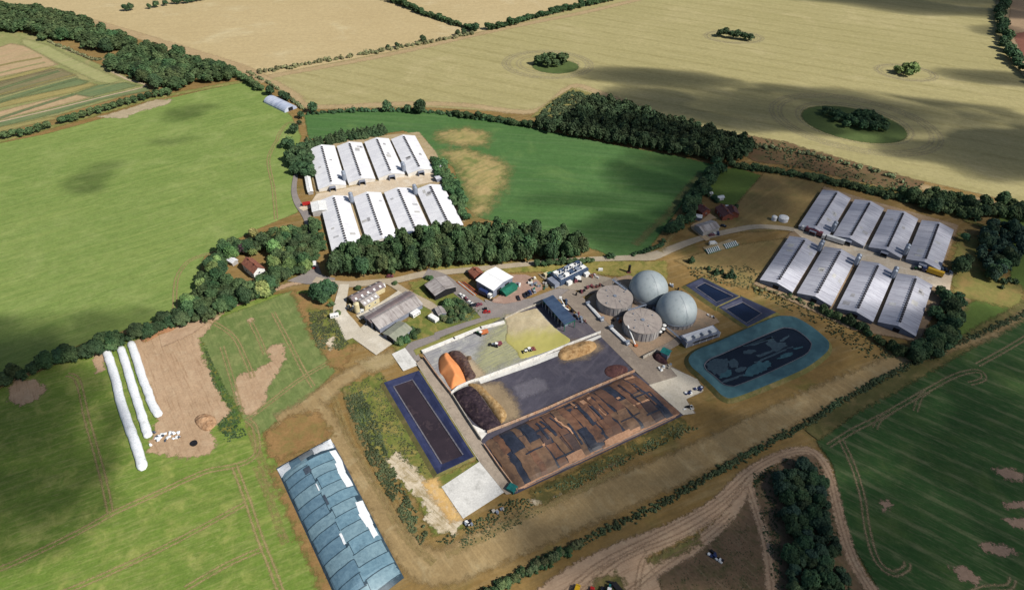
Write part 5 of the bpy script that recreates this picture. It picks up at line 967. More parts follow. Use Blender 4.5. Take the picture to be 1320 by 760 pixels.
# ---------------------------------------------------------------- vehicles
def wheels4(o, xs, wd, r=.34, w=.24):
    for x in xs:
        for s in (-1, 1):
            m = MB(); n = 14; vs = [(x+r*math.cos(2*math.pi*i/n), s*wd/2+(w/2)*q, r+r*math.sin(2*math.pi*i/n)) for q in (-1, 1) for i in range(n)]
            m.add(vs, [(i, (i+1) % n, n+(i+1) % n, n+i) for i in range(n)]+[tuple(range(n)), tuple(range(n, 2*n))]); pp(o, 'wheel', m, M_tyre)
def base(name, label, cat, px, ang_, group=None): p = G(*px, 0); p.z = -.08; return empty(name, p, ang_, label, cat, group)
def car(label, px, a, paint, group=None):
    o = base('parked_car', label, 'car', px, a, group)
    pp(o, 'body', MB().profile([(-.9, .32), (.9, .32), (.92, .75), (.8, .98), (-.8, .98), (-.92, .75)], -2.2, 2.2), paint)
    vs = [(-1.9, -.78, .95), (1.0, -.78, .95), (1.0, .78, .95), (-1.9, .78, .95), (-1.5, -.62, 1.5), (.25, -.62, 1.5), (.25, .62, 1.5), (-1.5, .62, 1.5)]
    pp(o, 'glass_house', MB().add(vs, [(0, 1, 5, 4), (1, 2, 6, 5), (2, 3, 7, 6), (3, 0, 4, 7), (3, 2, 1, 0)]), M_glass); pp(o, 'roof', MB().box((-.62, 0, 1.49), (1.8, 1.26, .06)), paint)
    for y in (-.6, .6): pp(o, 'headlight', MB().box((2.19, y, .62), (.06, .36, .16)), M_white)
    wheels4(o, (-1.35, 1.35), 1.66); return o
def van(label, px, a, paint, paint2=None, L=5.6):
    o = base('van', label, 'van', px, a); pp(o, 'body', MB().profile([(-1, .4), (1, .4), (1.02, 1.2), (.92, 2.3), (-.92, 2.3), (-1.02, 1.2)], -L/2, L/2-1.3), paint)
    pp(o, 'bonnet', MB().profile([(-1, .4), (1, .4), (1, 1.15), (-1, 1.15)], L/2-1.3, L/2), paint2 or paint); pp(o, 'windscreen', MB().add([(L/2-1.3, -.9, 2.25), (L/2-1.3, .9, 2.25), (L/2-.5, .92, 1.15), (L/2-.5, -.92, 1.15)], [(0, 1, 2, 3)]), M_glass)
    wheels4(o, (-L*.3, L*.3), 1.8, .38); return o
def lorry(label, px, a, cabp, boxp, L=12.5, cab='lorry'):
    o = base('lorry', label, 'lorry', px, a); x0 = -L/2
    pp(o, 'trailer_body', MB().box((-1.4, 0, 1.1), (L-3.2, 2.55, 2.9)), boxp); n = 9
    for k in range(n): pp(o, 'trailer_rib', MB().box((x0+.6+k*(L-4)/(n-1), 0, 1.15), (.12, 2.63, 2.8)), boxp)
    pp(o, 'trailer_roof', MB().box((-1.4, 0, 4.0), (L-3.3, 2.4, .08)), boxp)
    pp(o, 'cab', MB().profile([(-1.22, .6), (1.22, .6), (1.22, 2.9), (1.05, 3.4), (-1.05, 3.4), (-1.22, 2.9)], L/2-2.2, L/2), cabp); pp(o, 'windscreen', MB().box((L/2+.01, 0, 1.9), (.08, 2.1, 1)), M_glass)
    pp(o, 'chassis', MB().box((-.3, 0, .7), (L-1.2, 1, .38)), M_blk); wheels4(o, (x0+1, x0+2.3, x0+3.6, L/2-3.2, L/2-1), 2.2, .5, .34); return o
def tractor(label, px, a, paint, trailer=False, bucket=True):
    o = base('tractor', label, 'tractor', px, a)
    pp(o, 'bonnet', MB().box((1.2, 0, .9), (2.2, .95, .95), taper=.9), paint); pp(o, 'cab', MB().box((-.6, 0, 1.1), (1.6, 1.5, 1.5), taper=.88), M_glass); pp(o, 'cab_roof', MB().box((-.6, 0, 2.58), (1.7, 1.6, .16)), M_white)
    for y in (-.95, .95): pp(o, 'mudguard', MB().box((-.9, y, 1.5), (1.5, .5, .15)), paint)
    wheels4(o, (-.9,), 1.9, .92, .55); wheels4(o, (1.6,), 1.7, .6, .4)
    if bucket:
        for y in (-.5, .5): pp(o, 'loader_arm', MB().bar((.2, y, 1.6), (3.2, y, .7), .1, 5), M_blk)
        pp(o, 'bucket', MB().profile([(-1.2, .15), (1.2, .15), (1.2, .95), (-1.2, .95)], 3.1, 3.9), M_blk)
    return o
def q7(x, y): return (560+x/4.469, 330+y/4.469)
rd = hd(G(597,378), G(620,398))
car('white hatchback first in the row of cars on the left verge of the road bend', k5((520,300)), rd, M_white); car('white estate car second in the row on the verge of the road bend', k5((560,318)), rd+.1, M_white)
car('maroon and dark car third in the row on the verge', k5((585,345)), rd, M_maroon); car('white car in the middle of the verge row beside dark cars', k5((628,385)), rd+.2, M_white)
car('black car behind the white one on the verge row', k5((665,415)), .5, M_carblack); car('dark grey car next to the last on the verge row', k5((700,410)), .5, M_carblack); car('dark maroon car last in the row on the verge', k5((735,412)), .5, M_maroon)
car('bright red car alone at the road corner by the junction', k5((832,498)), .15, M_red); tag(MB().box((0, 0, -.4), (2, 1.6, 1.8)).build('grit_bin', M_blk), 'small dark bin at the roadside behind the bright red car', 'bin').location = G(*k5((815,465)))
ca = hd(G(*k2((745,460))), G(*k2((900,385))))
for q, m_, t in (((745,462), M_carblack, 'black car standing apart at the left end of the staff car park'), ((815,434), M_carblack, 'black car first in the tight car park row'), ((845,418), M_carblack, 'dark car second in the tight car park row'), ((872,402), M_carblue, 'dark blue car third in the tight car park row'), ((916,385), M_carsilver, 'silver car at the right end of the car park row')): car(t, k2(q), ca+1.2, m_)
lorry('dark blue lorry with a white cab parked along the wall of the white hall', k2((385,430)), hd(G(*k2((335,405))), G(*k2((430,450)))), M_white, M_carblue, 9.5)
tag(MB().box((0, 0, -.4), (1.3, 1, 1.4)).build('waste_bin', M_blk), 'small dark waste bin at the road corner of the white hall', 'bin').location = G(*k2((455,480)))
o = empty('pipe_stack', G(*k2((190,340))), hd(G(*k2((100,265))), G(*k2((270,400)))), 'long orange pipes laid on the ground between the road and the white hall', 'pipes')
for k in range(5): pp(o, 'pipe', MB().bar((-9+k*.8, -2+k*1.0, .2), (9+k*.3, -2+k*1.0, .2), .28, 6), (M_orange, M_white, M_orange, M_maroon, M_orange)[k])
ta = hd(G(*q7(530,550)), G(*q7(585,535)))
tractor('green tractor near the white wall at the top of the upper bay', q7(262,452), 2.6, M_tgreen); o = base('trailer', 'pale tipping trailer behind the green tractor in the upper bay', 'trailer', q7(288,446), .4); pp(o, 'tub', MB().box((0, 0, .9), (4.2, 2.3, 1.4), taper=1.06), M_orange); pp(o, 'drawbar', MB().bar((-2.1, 0, .8), (-3.4, 0, .6), .1, 5), M_blk); wheels4(o, (-.5, .7), 2, .5, .4)
tractor('tractor with a raised bucket in the middle of the upper bay', q7(352,518), 2.9, M_steel); o = base('forage_box', 'reddish forage box behind the tractor in the upper bay', 'trailer', q7(374,511), .35); pp(o, 'tub', MB().box((0, 0, .8), (3, 2.2, 1.3)), M_maroon); wheels4(o, (0,), 2, .5, .4)
tractor('white and dark tractor rolling the yellow-green silage', q7(540,548), ta+math.pi, M_white); o = base('roller', 'brown roller drawn behind the tractor on the yellow-green silage', 'roller', q7(575,538), ta); pp(o, 'drum', MB().bar((0, -1.4, .8), (0, 1.4, .8), .75, 14), M_tile); pp(o, 'frame', MB().box((-.8, 0, .9), (1.6, 2.8, .3)), M_maroon)
va = hd(G(405,349), G(406,337)); van('white and red van driving on the lane beside the walled wood', (405.5,343), va+math.pi, M_white, M_red, 6.2)
car('dark maroon car on the road against the hanging branches of the wood', (503,356.5), .05, M_maroon)
o = base('trailer', 'bright red tipping trailer at the sunlit poultry yard gate', 'trailer', (395.5,264.5), .35); pp(o, 'tub', MB().box((0, 0, .9), (5.5, 2.5, 1.6), taper=1.05), M_red); pp(o, 'drawbar', MB().bar((-2.7, 0, .8), (-4, 0, .6), .1, 5), M_blk); wheels4(o, (-.6, .8), 2.1, .5, .4)
def z5(x, y): return (970+x/6.907, 240+y/6.907)
def z8(x, y): return (1080+x/5.844, 320+y/5.844)
la = hd(G(*z5(470,395)), G(*z5(600,445)))
lorry('maroon curtain-sided lorry with a white cab entering the grey shed yard', z5(522,418), la+math.pi, M_white, M_maroon, 15); lorry('long white lorry in the yard between the rows of grey sheds', z5(712,492), hd(G(*z5(620,468)), G(*z5(800,525)))+math.pi, M_white, M_white, 15.5)
lorry('yellow tipper lorry at the sunlit end of the grey shed yard', z8(708,192), hd(G(*z8(640,170)), G(*z8(775,215)))+math.pi, M_carblue, M_yellow, 13); tractor('dark green tractor in front of the yellow lorry', z8(600,160), 3.0, M_tgreen)
for q, m_, t in (((785,160), M_carsilver, 'silver car beside the sunlit gable of the last grey shed'), ((812,166), M_carblack, 'dark car between two pale ones at the end of the grey shed yard'), ((852,188), M_white, 'white car outermost at the end of the grey shed yard')): car(t, z8(*q), 1.2, m_)
van('white van standing by the road above the nearer striped netting', k8((295,566)), .2, M_white); car('dark red car parked against the workshop barn', k8((283,482)), .3, M_maroon); car('white car between the dark red and the dark blue ones at the workshop barn', k8((316,468)), .3, M_white); car('dark blue car at the east corner of the workshop barn', k8((346,466)), 1.4, M_carblue); car('dark car on the grass east of the workshop barn', k8((398,392)), -.4, M_carblack)
van('dark blue van below the white-roofed garage of the hamlet', k8((150,318)), -.2, M_carblue)
van('yellow van at the bottom edge on the dirt road', (743,762), 1.2, M_yellow); tractor('teal tractor at the bottom edge beside the dirt road', (785,761), 1.3, M_teal); o = base('trailer', 'dark low trailer at the bottom edge right of the teal tractor', 'trailer', (796,758), 2.2); pp(o, 'bed', MB().box((0, 0, .6), (5, 2.2, .5)), M_blk); wheels4(o, (-.6, .6), 1.9, .4); car('dark car left of the teal tractor at the bottom edge', (776,763), 1.3, M_carblack); car('red car between the yellow van and dark car at the bottom edge', (762,763), 1.2, M_red)
for px in ((482,727),): pass

# ---------------------------------------------------------------- trees
def leaf_mat(name, a, b, rnd=.55, hue=.03, ln=None):
    m, n, bs = newmat(name); at = n.nodes.new('ShaderNodeAttribute'); at.attribute_name = 'leaf'; P = n.nodes.new('ShaderNodeNewGeometry').outputs['Position']
    f = mathn(n, 'ADD', mathn(n, 'MULTIPLY', at.outputs['Fac'], .55), mathn(n, 'MULTIPLY', ramp(n, noisen(n, P, .25, 3), .3, .7), .45)); c = mixc(n, f, a, b); hb = n.nodes.new('ShaderNodeHueSaturation'); n.links.new(c, hb.inputs['Color']); n.links.new(mathn(n, 'ADD', mathn(n, 'MULTIPLY', noisen(n, P, .085, 2, .5), 1.7), .15), hb.inputs['Value']); n.links.new(mathn(n, 'ADD', mathn(n, 'MULTIPLY', noisen(n, P, .06, 1, .5), -.12), .56), hb.inputs['Hue']); hb.inputs['Saturation'].default_value = .92; c = hb.outputs[0]
    oi = n.nodes.new('ShaderNodeObjectInfo'); hs = n.nodes.new('ShaderNodeHueSaturation'); n.links.new(c, hs.inputs['Color'])
    n.links.new(mathn(n, 'ADD', mathn(n, 'MULTIPLY', oi.outputs['Random'], rnd), 1-rnd*.45), hs.inputs['Value']); r2 = mathn(n, 'FRACT', mathn(n, 'MULTIPLY', oi.outputs['Random'], 7.31))
    n.links.new(mathn(n, 'ADD', mathn(n, 'MULTIPLY', r2, hue*2), .5-hue), hs.inputs['Hue']); n.links.new(hs.outputs[0], bs.inputs['Base Color'])
    bs.inputs['Roughness'].default_value = .75; bs.inputs['Specular IOR Level'].default_value = .15
    if ln: bs.inputs['Subsurface Weight'].default_value = 0
    return m
M_leaf = leaf_mat('broadleaf', (.026, .056, .021, 1), (.068, .112, .038, 1)); M_leafd = leaf_mat('dark_leaf', (.020, .046, .020, 1), (.050, .090, .034, 1)); M_con = leaf_mat('conifer_leaf', (.018, .042, .026, 1), (.042, .080, .045, 1))
M_light = leaf_mat('light_leaf', (.075, .120, .030, 1), (.16, .21, .06, 1)); M_yel = leaf_mat('yellow_leaf', (.20, .20, .05, 1), (.30, .29, .09, 1), .2); M_purple = leaf_mat('purple_leaf', (.035, .018, .030, 1), (.07, .04, .055, 1), .2); M_bark = solid_mat('bark', A(112,96,80), A(82,70,58), 2)
M_scd = leaf_mat('bramble_leaf', (.05, .075, .03, 1), (.11, .125, .055, 1))
M_scr = leaf_mat('scrub_leaf', (.085, .105, .042, 1), (.17, .17, .08, 1))
ICO = {}
def ico(sub):
    if sub not in ICO:
        bm = bmesh.new(); bmesh.ops.create_icosphere(bm, subdivisions=sub, radius=1); ICO[sub] = (np.array([v.co[:] for v in bm.verts]), np.array([[v.index for v in f.verts] for f in bm.faces])); bm.free()
    return ICO[sub]
def crown_arrays(seed, kind, nl, nq, q, csub=2):
    "unit crown: radius 1, from z = 0 to about hgt; returns verts, faces(list), leaf value per vertex"
    r = np.random.default_rng(seed); lobes = []
    if kind == 'con':
        for i in range(nl): t = i/(nl-1); a = r.uniform(0, 6.28); rr = .95*(1-t)**.8+.12; lobes.append((.22*(1-t)*math.cos(a), .22*(1-t)*math.sin(a), .3+2.4*t, rr*.8))
    elif kind == 'bush':
        for i in range(nl): a = r.uniform(0, 6.28); d = r.uniform(.1, .6); lobes.append((d*math.cos(a), d*math.sin(a), r.uniform(.25, .6), r.uniform(.35, .55)))
    else:
        lobes.append((0, 0, 1.0, .62))
        for i in range(nl-1): a = i*2.4+r.uniform(-.5, .5); d = r.uniform(.38, .66); z = .62+.95*(i/(nl-1))*r.uniform(.8, 1.1); lobes.append((d*math.cos(a)*(1.25-.45*z), d*math.sin(a)*(1.25-.45*z), z, r.uniform(.30, .48)))
    V = []; F = []; Lf = []; iv, jf = ico(csub)
    for (x, y, z, s) in lobes:
        n0 = sum(len(v) for v in V); k = 1+.18*np.sin(iv[:, 0]*5+seed)*np.cos(iv[:, 1]*6+x*9); v = iv*k[:, None]*s*.86*np.array([1, 1, .9])+np.array([x, y, z]); V.append(v); F.append(jf+n0); Lf.append(r.uniform(0, .5)*np.ones(len(v)))
    T = [np.concatenate(F)]; L = np.array(lobes); w = L[:, 3]**2; idx = r.choice(len(L), nq*2, p=w/w.sum()); d = r.normal(size=(nq*2, 3)); d /= np.linalg.norm(d, axis=1)[:, None]; d[:, 2] = np.where(d[:, 2] < -.4, -d[:, 2], d[:, 2])
    c = L[idx, :3]+d*(L[idx, 3]*r.uniform(.86, 1.24, nq*2))[:, None]; ok = np.ones(len(c), bool)
    for i, l in enumerate(L): ok &= (np.linalg.norm(c-l[:3], axis=1) > l[3]*.86) | (idx == i)
    c = c[ok][:nq]; d = d[ok][:nq]; m = len(c); nrm = d+r.normal(size=(m, 3))*.45+np.array([0, 0, .25]); nrm /= np.linalg.norm(nrm, axis=1)[:, None]
    t = np.cross(nrm, r.normal(size=(m, 3))); t /= np.linalg.norm(t, axis=1)[:, None]; b = np.cross(nrm, t); s = r.uniform(.6, 1.25, m)[:, None]*q; n0 = sum(len(v) for v in V)
    V.append(np.stack([c-t*s-b*s*.7, c+t*s*.8-b*s, c+t*s+b*s*.7, c-t*s*.7+b*s*.9], 1).reshape(-1, 3)); Lf.append(np.repeat(r.uniform(0, 1, m), 4))
    Q = (np.arange(m)*4+n0)[:, None]+np.arange(4); return np.concatenate(V), T[0].tolist()+Q.tolist(), np.concatenate(Lf)
def mk_mesh(name, V, F, L, mat):
    me = bpy.data.meshes.new(name); me.from_pydata(V.tolist(), [], F); a = me.attributes.new('leaf', 'FLOAT', 'POINT'); a.data.foreach_set('value', L.astype(np.float32)); me.materials.append(mat); return me
CR = {}
def crown(kind, i, mat):
    k = (kind, i, mat.name)
    if k not in CR:
        if (kind, i) not in CR: CR[kind, i] = crown_arrays(i*13+len(kind), kind, {'con': 8, 'bush': 7}.get(kind, 13), {'bush': 420}.get(kind, 900), {'bush': .12}.get(kind, .085))
        CR[k] = mk_mesh('crown_leaves', *CR[kind, i], mat)
    return CR[k]
LOW = {k: [crown_arrays(90+i+len(k), k, {'con': 5, 'bush': 4}.get(k, 7), {'bush': 60}.get(k, 170), .16, 1) for i in range(4)] for k in ('broad', 'con', 'bush')}
def trunk_mesh():
    m = MB(); m.cyl((0, 0, -.05), .075, 1.1, 8, r2=.045)
    for k in range(5): a = k*1.3; m.bar((0, 0, .45+.1*k), (.4*math.cos(a), .4*math.sin(a), 1.0+.08*k), .022, 5)
    me = bpy.data.meshes.new('trunk'); me.from_pydata(m.v, [], m.f); me.materials.append(M_bark); return me
TRUNK = trunk_mesh()
TREES = []          # (x, y, r, squash, kind, mat, site)
SITES = {}
def site(key, label, name='tree', cat='tree', stuff='wood'): SITES[key] = (label, name, cat, stuff); return key
def inpoly(px, poly): return sdf(np.array([px]), poly)[0] > 0
def fill(key, px, r, spacing=1.35, kind='broad', mats=None, holes=(), zs=1., rv=.34, seed=0, edge=.3):
    mats = mats or [M_leaf]; R = random.Random(seed+len(key)); poly = np.array([(p.x, p.y) for p in wpoly(px)]); H = [np.array([(p.x, p.y) for p in wpoly(h)]) for h in holes]; lo, hi = poly.min(0), poly.max(0); sp = r*spacing; pts = []
    ny = int((hi[1]-lo[1])/(sp*.87))+2; nx = int((hi[0]-lo[0])/sp)+2
    for j in range(ny):
        for i in range(nx):
            p = (lo[0]+(i+.5*(j % 2)+R.uniform(-.36, .36))*sp, lo[1]+(j+R.uniform(-.36, .36))*sp*.87)
            pts.append(p)
    P = np.array(pts); ok = sdf(P, poly) > -r*edge*0
    for h in H: ok &= sdf(P, h) < 0
    for (x, y), k in zip(pts, ok):
        if k: TREES.append((x, y, r*R.uniform(1-rv, 1+rv), zs*R.uniform(.88, 1.15), kind if isinstance(kind, str) else R.choice(kind), R.choice(mats), key))
def row(key, px, r, spacing=1.5, kind='broad', mats=None, zs=1., rv=.25, jit=.35, seed=0):
    mats = mats or [M_leaf]; R = random.Random(seed+7*len(key)); w = smooth([G(x, y) for x, y in px], False, 5); acc = 0; need = 0
    for a, b in zip(w[:-1], w[1:]):
        L = (b-a).length; t = need-acc
        while t < L: p = a.lerp(b, t/L); TREES.append((p.x+R.uniform(-jit, jit)*r, p.y+R.uniform(-jit, jit)*r, r*R.uniform(1-rv, 1+rv), zs*R.uniform(.88, 1.15), kind, R.choice(mats), key)); t += r*spacing*R.uniform(.8, 1.2)
        acc = 0; need = t-L
def pts(key, px, r, kind='broad', mat=None, zs=1.):
    for q in px:
        p = G(q[0], q[1]); TREES.append((p.x, p.y, q[2] if len(q) > 2 else r, zs, kind, mat or M_leaf, key))
mx = [M_leaf, M_leaf, M_leafd]
fill(site('cw', 'tall tree in the wood before the white sheds'), [(424,354),(430,342),(446,333),(475,325),(500,320),(520,315),(560,307),(600,302),(650,301),(700,306),(740,319),(760,330),(745,334),(700,336),(640,341),(560,347),(500,355),(460,360)], 4.4, 1.2, mats=mx+[M_leaf], zs=1.45)
fill(site('gw', 'tree in the wood round the farmhouse'), [(258,362),(280,335),(300,320),(330,312),(345,308),(372,302),(392,304),(398,330),(396,350),(380,358),(360,372),(345,384),(325,391),(300,400),(270,412),(250,420),(238,410),(248,388)], 4.2, 1.15, mats=[M_leaf, M_leafd, M_leaf, M_leaf, M_light], holes=([(290,341),(312,329),(342,325),(356,336),(352,350),(346,362),(326,372),(304,374),(288,362)],), zs=1.0)
pts(site('gw1', 'bright yellow-leaved tree standing in the garden wood north of the farmhouse'), [(358,312,4.5)], 4, mat=M_yel); pts(site('gw2', 'dark purple copper-leaved tree in the garden wood'), [(316,326,5)], 5, mat=M_purple); pts(site('gw3', 'light green round tree in the garden behind the farmhouse'), [(340,316,5),(326,330,3.4)], 5, mat=M_light); pts(site('gw4', 'yellowish tree at the upper edge of the garden wood'), [(328,306,4.2)], 5, mat=M_yel)
pts(site('gw5', 'yellow-green garden shrub below the farmhouse'), [(302,362,2.6),(276,372,2.4)], 3, 'bush', M_light)
fill(site('lh', 'dark tree in the belt below the big pasture', stuff='tree_belt'), [(-60,505),(0,488),(40,474),(100,452),(160,434),(215,414),(250,398),(262,404),(240,420),(205,432),(180,440),(120,460),(60,480),(0,500),(-60,520)], 4.0, 1.3, mats=[M_leafd, M_leafd, M_leaf], zs=.9, rv=.4)
row(site('an', 'conifer in the double row behind the sunlit sheds'), [(386,206),(404,192),(430,184),(465,178),(500,172)], 3.0, 1.1, 'con', [M_con, M_leafd], .75); row('an', [(384,200),(400,187),(430,179),(465,172),(498,168)], 3.0, 1.1, 'con', [M_con, M_leaf], .8)
fill(site('al', 'tree in the clump left of the sunlit sheds'), [(376,198),(392,192),(402,205),(402,228),(394,232),(378,226),(372,210)], 3.8, 1.25, mats=mx); pts(site('al2', 'dark tree in the broken line by the lane corner'), [(389,152,3.6),(386,161,2.6),(381,171,5)], 4, mat=M_leafd); pts(site('al3', 'yellow-green bush west of the conifer row'), [(375,183,4),(370,180,3)], 3, 'bush', M_light); pts('al', [(368,190,4.4),(376,192,4.4)], 4, mat=M_leafd)
fill(site('ar', 'bushy tree along the right of the sunlit sheds'), [(555,212),(562,206),(574,212),(588,240),(602,268),(606,282),(598,290),(586,268),(572,244)], 3.2, 1.3, mats=mx, zs=.8)
fill(site('ac', 'tree beside the lane below the poultry yard gate'), [(402,288),(412,284),(420,312),(414,334),(404,342),(400,318)], 3.5, 1.3, mats=mx, zs=.85)
fill('ac', [(388,298),(396,292),(400,310),(398,345),(390,340)], 4.2, 1.3, mats=mx)
pts(site('st', 'big round tree at the lane junction by the farm'), [(412,384,6.0),(423,381,6.4),(419,389,4.6)], 6, mat=M_leafd); pts(site('st2', 'small bush at the foot of the big round tree'), [(426,394,2.8)], 3, 'bush')
fill(site('bb', 'dense bush against the pale wing of the long barn', 'bush', 'bush', 'bushes'), [k4(p) for p in ((620,700),(660,640),(760,580),(840,560),(850,610),(770,650),(700,700),(640,730))], 2.3, 1.25, 'bush', [M_leaf], zs=1.3)
fill(site('bs', 'bush in the overgrown triangle by the hay barn', 'bush', 'bush', 'bushes'), [k5(p) for p in ((300,400),(400,330),(520,350),(600,440),(660,500),(560,590),(400,620),(260,600),(230,520),(290,470))], 2.0, 1.7, 'bush', [M_leaf, M_scd, M_leaf, M_leafd], zs=1.)
pts('bs', [(k5((350,400))[0], k5((350,400))[1], 4.6), (k5((330,450))[0], k5((330,450))[1], 3.2), (k5((140,90))[0], k5((140,90))[1], 2.4), (k5((90,80))[0], k5((90,80))[1], 2)], 3, 'bush', M_leaf); pts('bs', [(436,404,2),(462,372,2.2),(508,366,2)], 2, 'bush')
row(site('mh', 'small tree in the road row behind the engine house'), [(694,342),(712,340),(740,339),(768,338)], 2.8, 1.2, mats=mx, zs=.7)
row(site('nh', 'shrubby tree in the hedge above the green field', stuff='hedgerow_trees'), [(590,150),(620,153),(645,157),(660,160),(690,164)], 3.6, 1.1, mats=mx, zs=.8)
pts(site('nh1', 'lone round tree at the lane corner of the wheat field hedge'), [(405,145,5.5)], 5, mat=M_leafd); pts(site('nh2', 'tall round tree in the wheat field hedge'), [(500,143,5.4),(526,144.5,4.2),(542,145,7)], 5, mat=M_leafd)
fill(site('mw', 'tree in the long shaded wood below the wheat', stuff='wood'), [(686,163),(720,162),(742,152),(748,138),(768,130),(800,141),(850,155),(900,170),(950,184),(968,195),(960,206),(930,213),(880,202),(840,194),(780,184),(740,176),(700,170)], 4.3, 1.2, mats=[M_leafd, M_leaf, M_leafd, M_con], zs=1.2)
row(site('rh', 'dark tree in the line down the edge of the green field', stuff='tree_line'), [(928,214),(914,232),(898,256),(880,284),(862,306)], 4.6, 1.0, mats=[M_leafd], zs=.8, jit=.9); row('rh', [(918,226),(900,250),(882,274)], 4.6, 1.0, mats=[M_leafd], zs=.8, jit=.6); row('rh', [(856,312),(840,322),(812,329)], 2.2, 1.3, 'bush', [M_leaf]); pts('rh', [(788,331,3.6)], 3, 'bush', M_leafd)
row(site('hh', 'tree in the hedge below the heath strip', stuff='hedgerow_trees'), [(944,214),(1000,222),(1060,233),(1130,250),(1190,264)], 3.6, 1.0, mats=mx, zs=.65); fill('hh', [(1150,250),(1200,252),(1240,258),(1330,270),(1330,286),(1250,284),(1190,272)], 4.6, 1.4, mats=[M_leafd, M_leaf], zs=.9)
row('hh', [(1120,240),(1200,252),(1260,262)], 2.2, 1.5, 'bush', mx, .8)
fill(site('rb', 'tree in the grove beyond the grey sheds'), [(1268,296),(1300,288),(1320,304),(1316,336),(1296,350),(1278,362),(1262,346),(1262,318)], 4.0, 1.45, mats=[M_leafd, M_leafd, M_con], zs=1., rv=.35); pts(site('rb1', 'big bush beside the end gable of the far grey row'), [(1233,351,6.4),(1240,343,5)], 6, mat=M_leafd); pts(site('rb2', 'single small tree above the big round bush'), [(1241,310,3.6)], 3, mat=M_leafd)
pts(site('rb3', 'fallen-looking dark shrub below the grove'), [(1292,364,3),(1300,362,3),(1308,364,2.6),(1290,370,2)], 3, 'bush', M_leafd)
fill(site('se', 'tree in the dark belt against the last near grey shed'), [(1204,392),(1220,384),(1236,386),(1240,402),(1230,430),(1224,456),(1200,468),(1176,466),(1180,450),(1196,432)], 4.4, 1.3, mats=[M_leafd, M_leafd, M_leaf], zs=.8); pts(site('se1', 'single round tree at the yard corner of the last near grey shed'), [(1209,379,3.9)], 4, mat=M_leaf)
row(site('sh', 'bush in the hedge below the grey sheds', 'bush', 'bush', 'bushes'), [(1062,402),(1085,412),(1110,424),(1140,444),(1180,464)], 3.0, 1.05, 'bush', [M_leafd, M_leaf], 1.3, .35); pts('sh', [(1018,380,1.6),(1030,386,1.8),(1046,392,2)], 2, 'bush', M_leafd)
fill(site('bw', 'dark tree in the wood enclosed by the dirt tracks'), [(1000,622),(1032,598),(1052,612),(1062,645),(1076,700),(1092,752),(1096,810),(1022,810),(1012,720),(1006,660)], 3.4, 1.28, mats=[M_leafd, M_con, M_leafd], zs=.9, rv=.3)
fill(site('tl', 'tree in the far wood behind the striped plots', stuff='wood'), Z(0,0,3.3,[(-300,20),(0,35),(100,45),(220,55),(330,95),(410,125),(540,175),(590,215),(700,225),(780,250),(930,295),(1010,318),(1010,338),(900,352),(740,385),(650,370),(540,320),(450,292),(480,262),(520,225),(440,218),(360,204),(330,176),(200,178),(130,140),(0,138),(-300,140)]), 6.2, 1.3, mats=[M_leafd, M_leaf, M_leaf], zs=.85)
pts(site('pl', 'round tree in the spaced row below the striped plots'), [(0+x/4.4727, 20+y/4.4727, 4.4) for x, y in ((-20,716),(30,708),(80,698),(130,692),(180,680),(232,665),(275,652),(363,622),(408,610),(440,600),(485,585),(530,572),(575,560),(620,546),(660,536),(700,522),(738,510),(778,500),(820,488),(860,478),(905,466),(945,462),(975,456))], 4, mat=M_leaf, zs=.85)
row(site('ll', 'tree beside the lane between the far wood and the polytunnel'), Z(0,0,3.3,[(1020,330),(1045,345),(1080,365),(1110,385)]), 4, 1.1, mats=mx, zs=.8); pts(site('ll1', 'round tree directly behind the polytunnel'), [(350,122,5),(364,127,4.4),(371,130,4.6)], 4, mat=M_leafd)
row(site('t2', 'tree in the hedge running to the top edge between two tan fields', stuff='hedgerow_trees'), [(498,0),(520,7),(545,18)], 5, 1.5, mats=mx, zs=.8); row('t2', [(545,18),(570,26),(590,33),(608,38)], 4.4, 1.4, mats=mx, zs=.7); pts(site('t2a', 'round tree where three far hedges meet'), [(612,41,7)], 6, mat=M_leafd, zs=.8)
row(site('t3', 'tree in the far hedge running up to the right from the hedge meeting', stuff='hedgerow_trees'), [(630,38),(655,33),(680,26),(705,19),(740,11),(775,4),(800,-3)], 5, 1.25, mats=mx, zs=.75)
pts(site('t4', 'small isolated tree at the top edge of the tan field'), [(162,14,5),(170,13,5),(193,11,3.6),(202,9,5),(214,7,4),(226,5,4)], 4, mat=M_leafd, zs=.9); row('t4', [(226,5),(245,3),(270,-2)], 4.4, 1.3, mats=mx, zs=.8)
pts(site('t1', 'small dark tree standing in the long far hedge'), [(546,55,5),(512,61,3.4),(500,63,3),(590,46,4),(598,44,4)], 4, mat=M_leafd, zs=.9)
row(site('rt', 'dark tree in the hedge line at the far top right', stuff='hedgerow_trees'), [(1300,-20),(1291,8),(1288,30),(1294,52),(1300,70),(1316,90),(1340,112)], 6, 1.05, mats=[M_leafd], zs=.8, jit=.7)
pts(site('i1', 'tree in the round copse in the wheat nearest the wood'), [(694,83,6),(702,83,7),(709,80,6.4),(716,81,6.4),(724,82,7),(728,80,6),(706,86,5.4),(716,86,5)], 6, mat=M_leaf, zs=.9); pts(site('i2', 'tree in the small far copse in the wheat'), [(928,47,5.6),(934,47,6.6),(942,49,6),(950,50,6.6),(958,51,6),(966,52,5.4)], 6, mat=M_leafd, zs=.8)
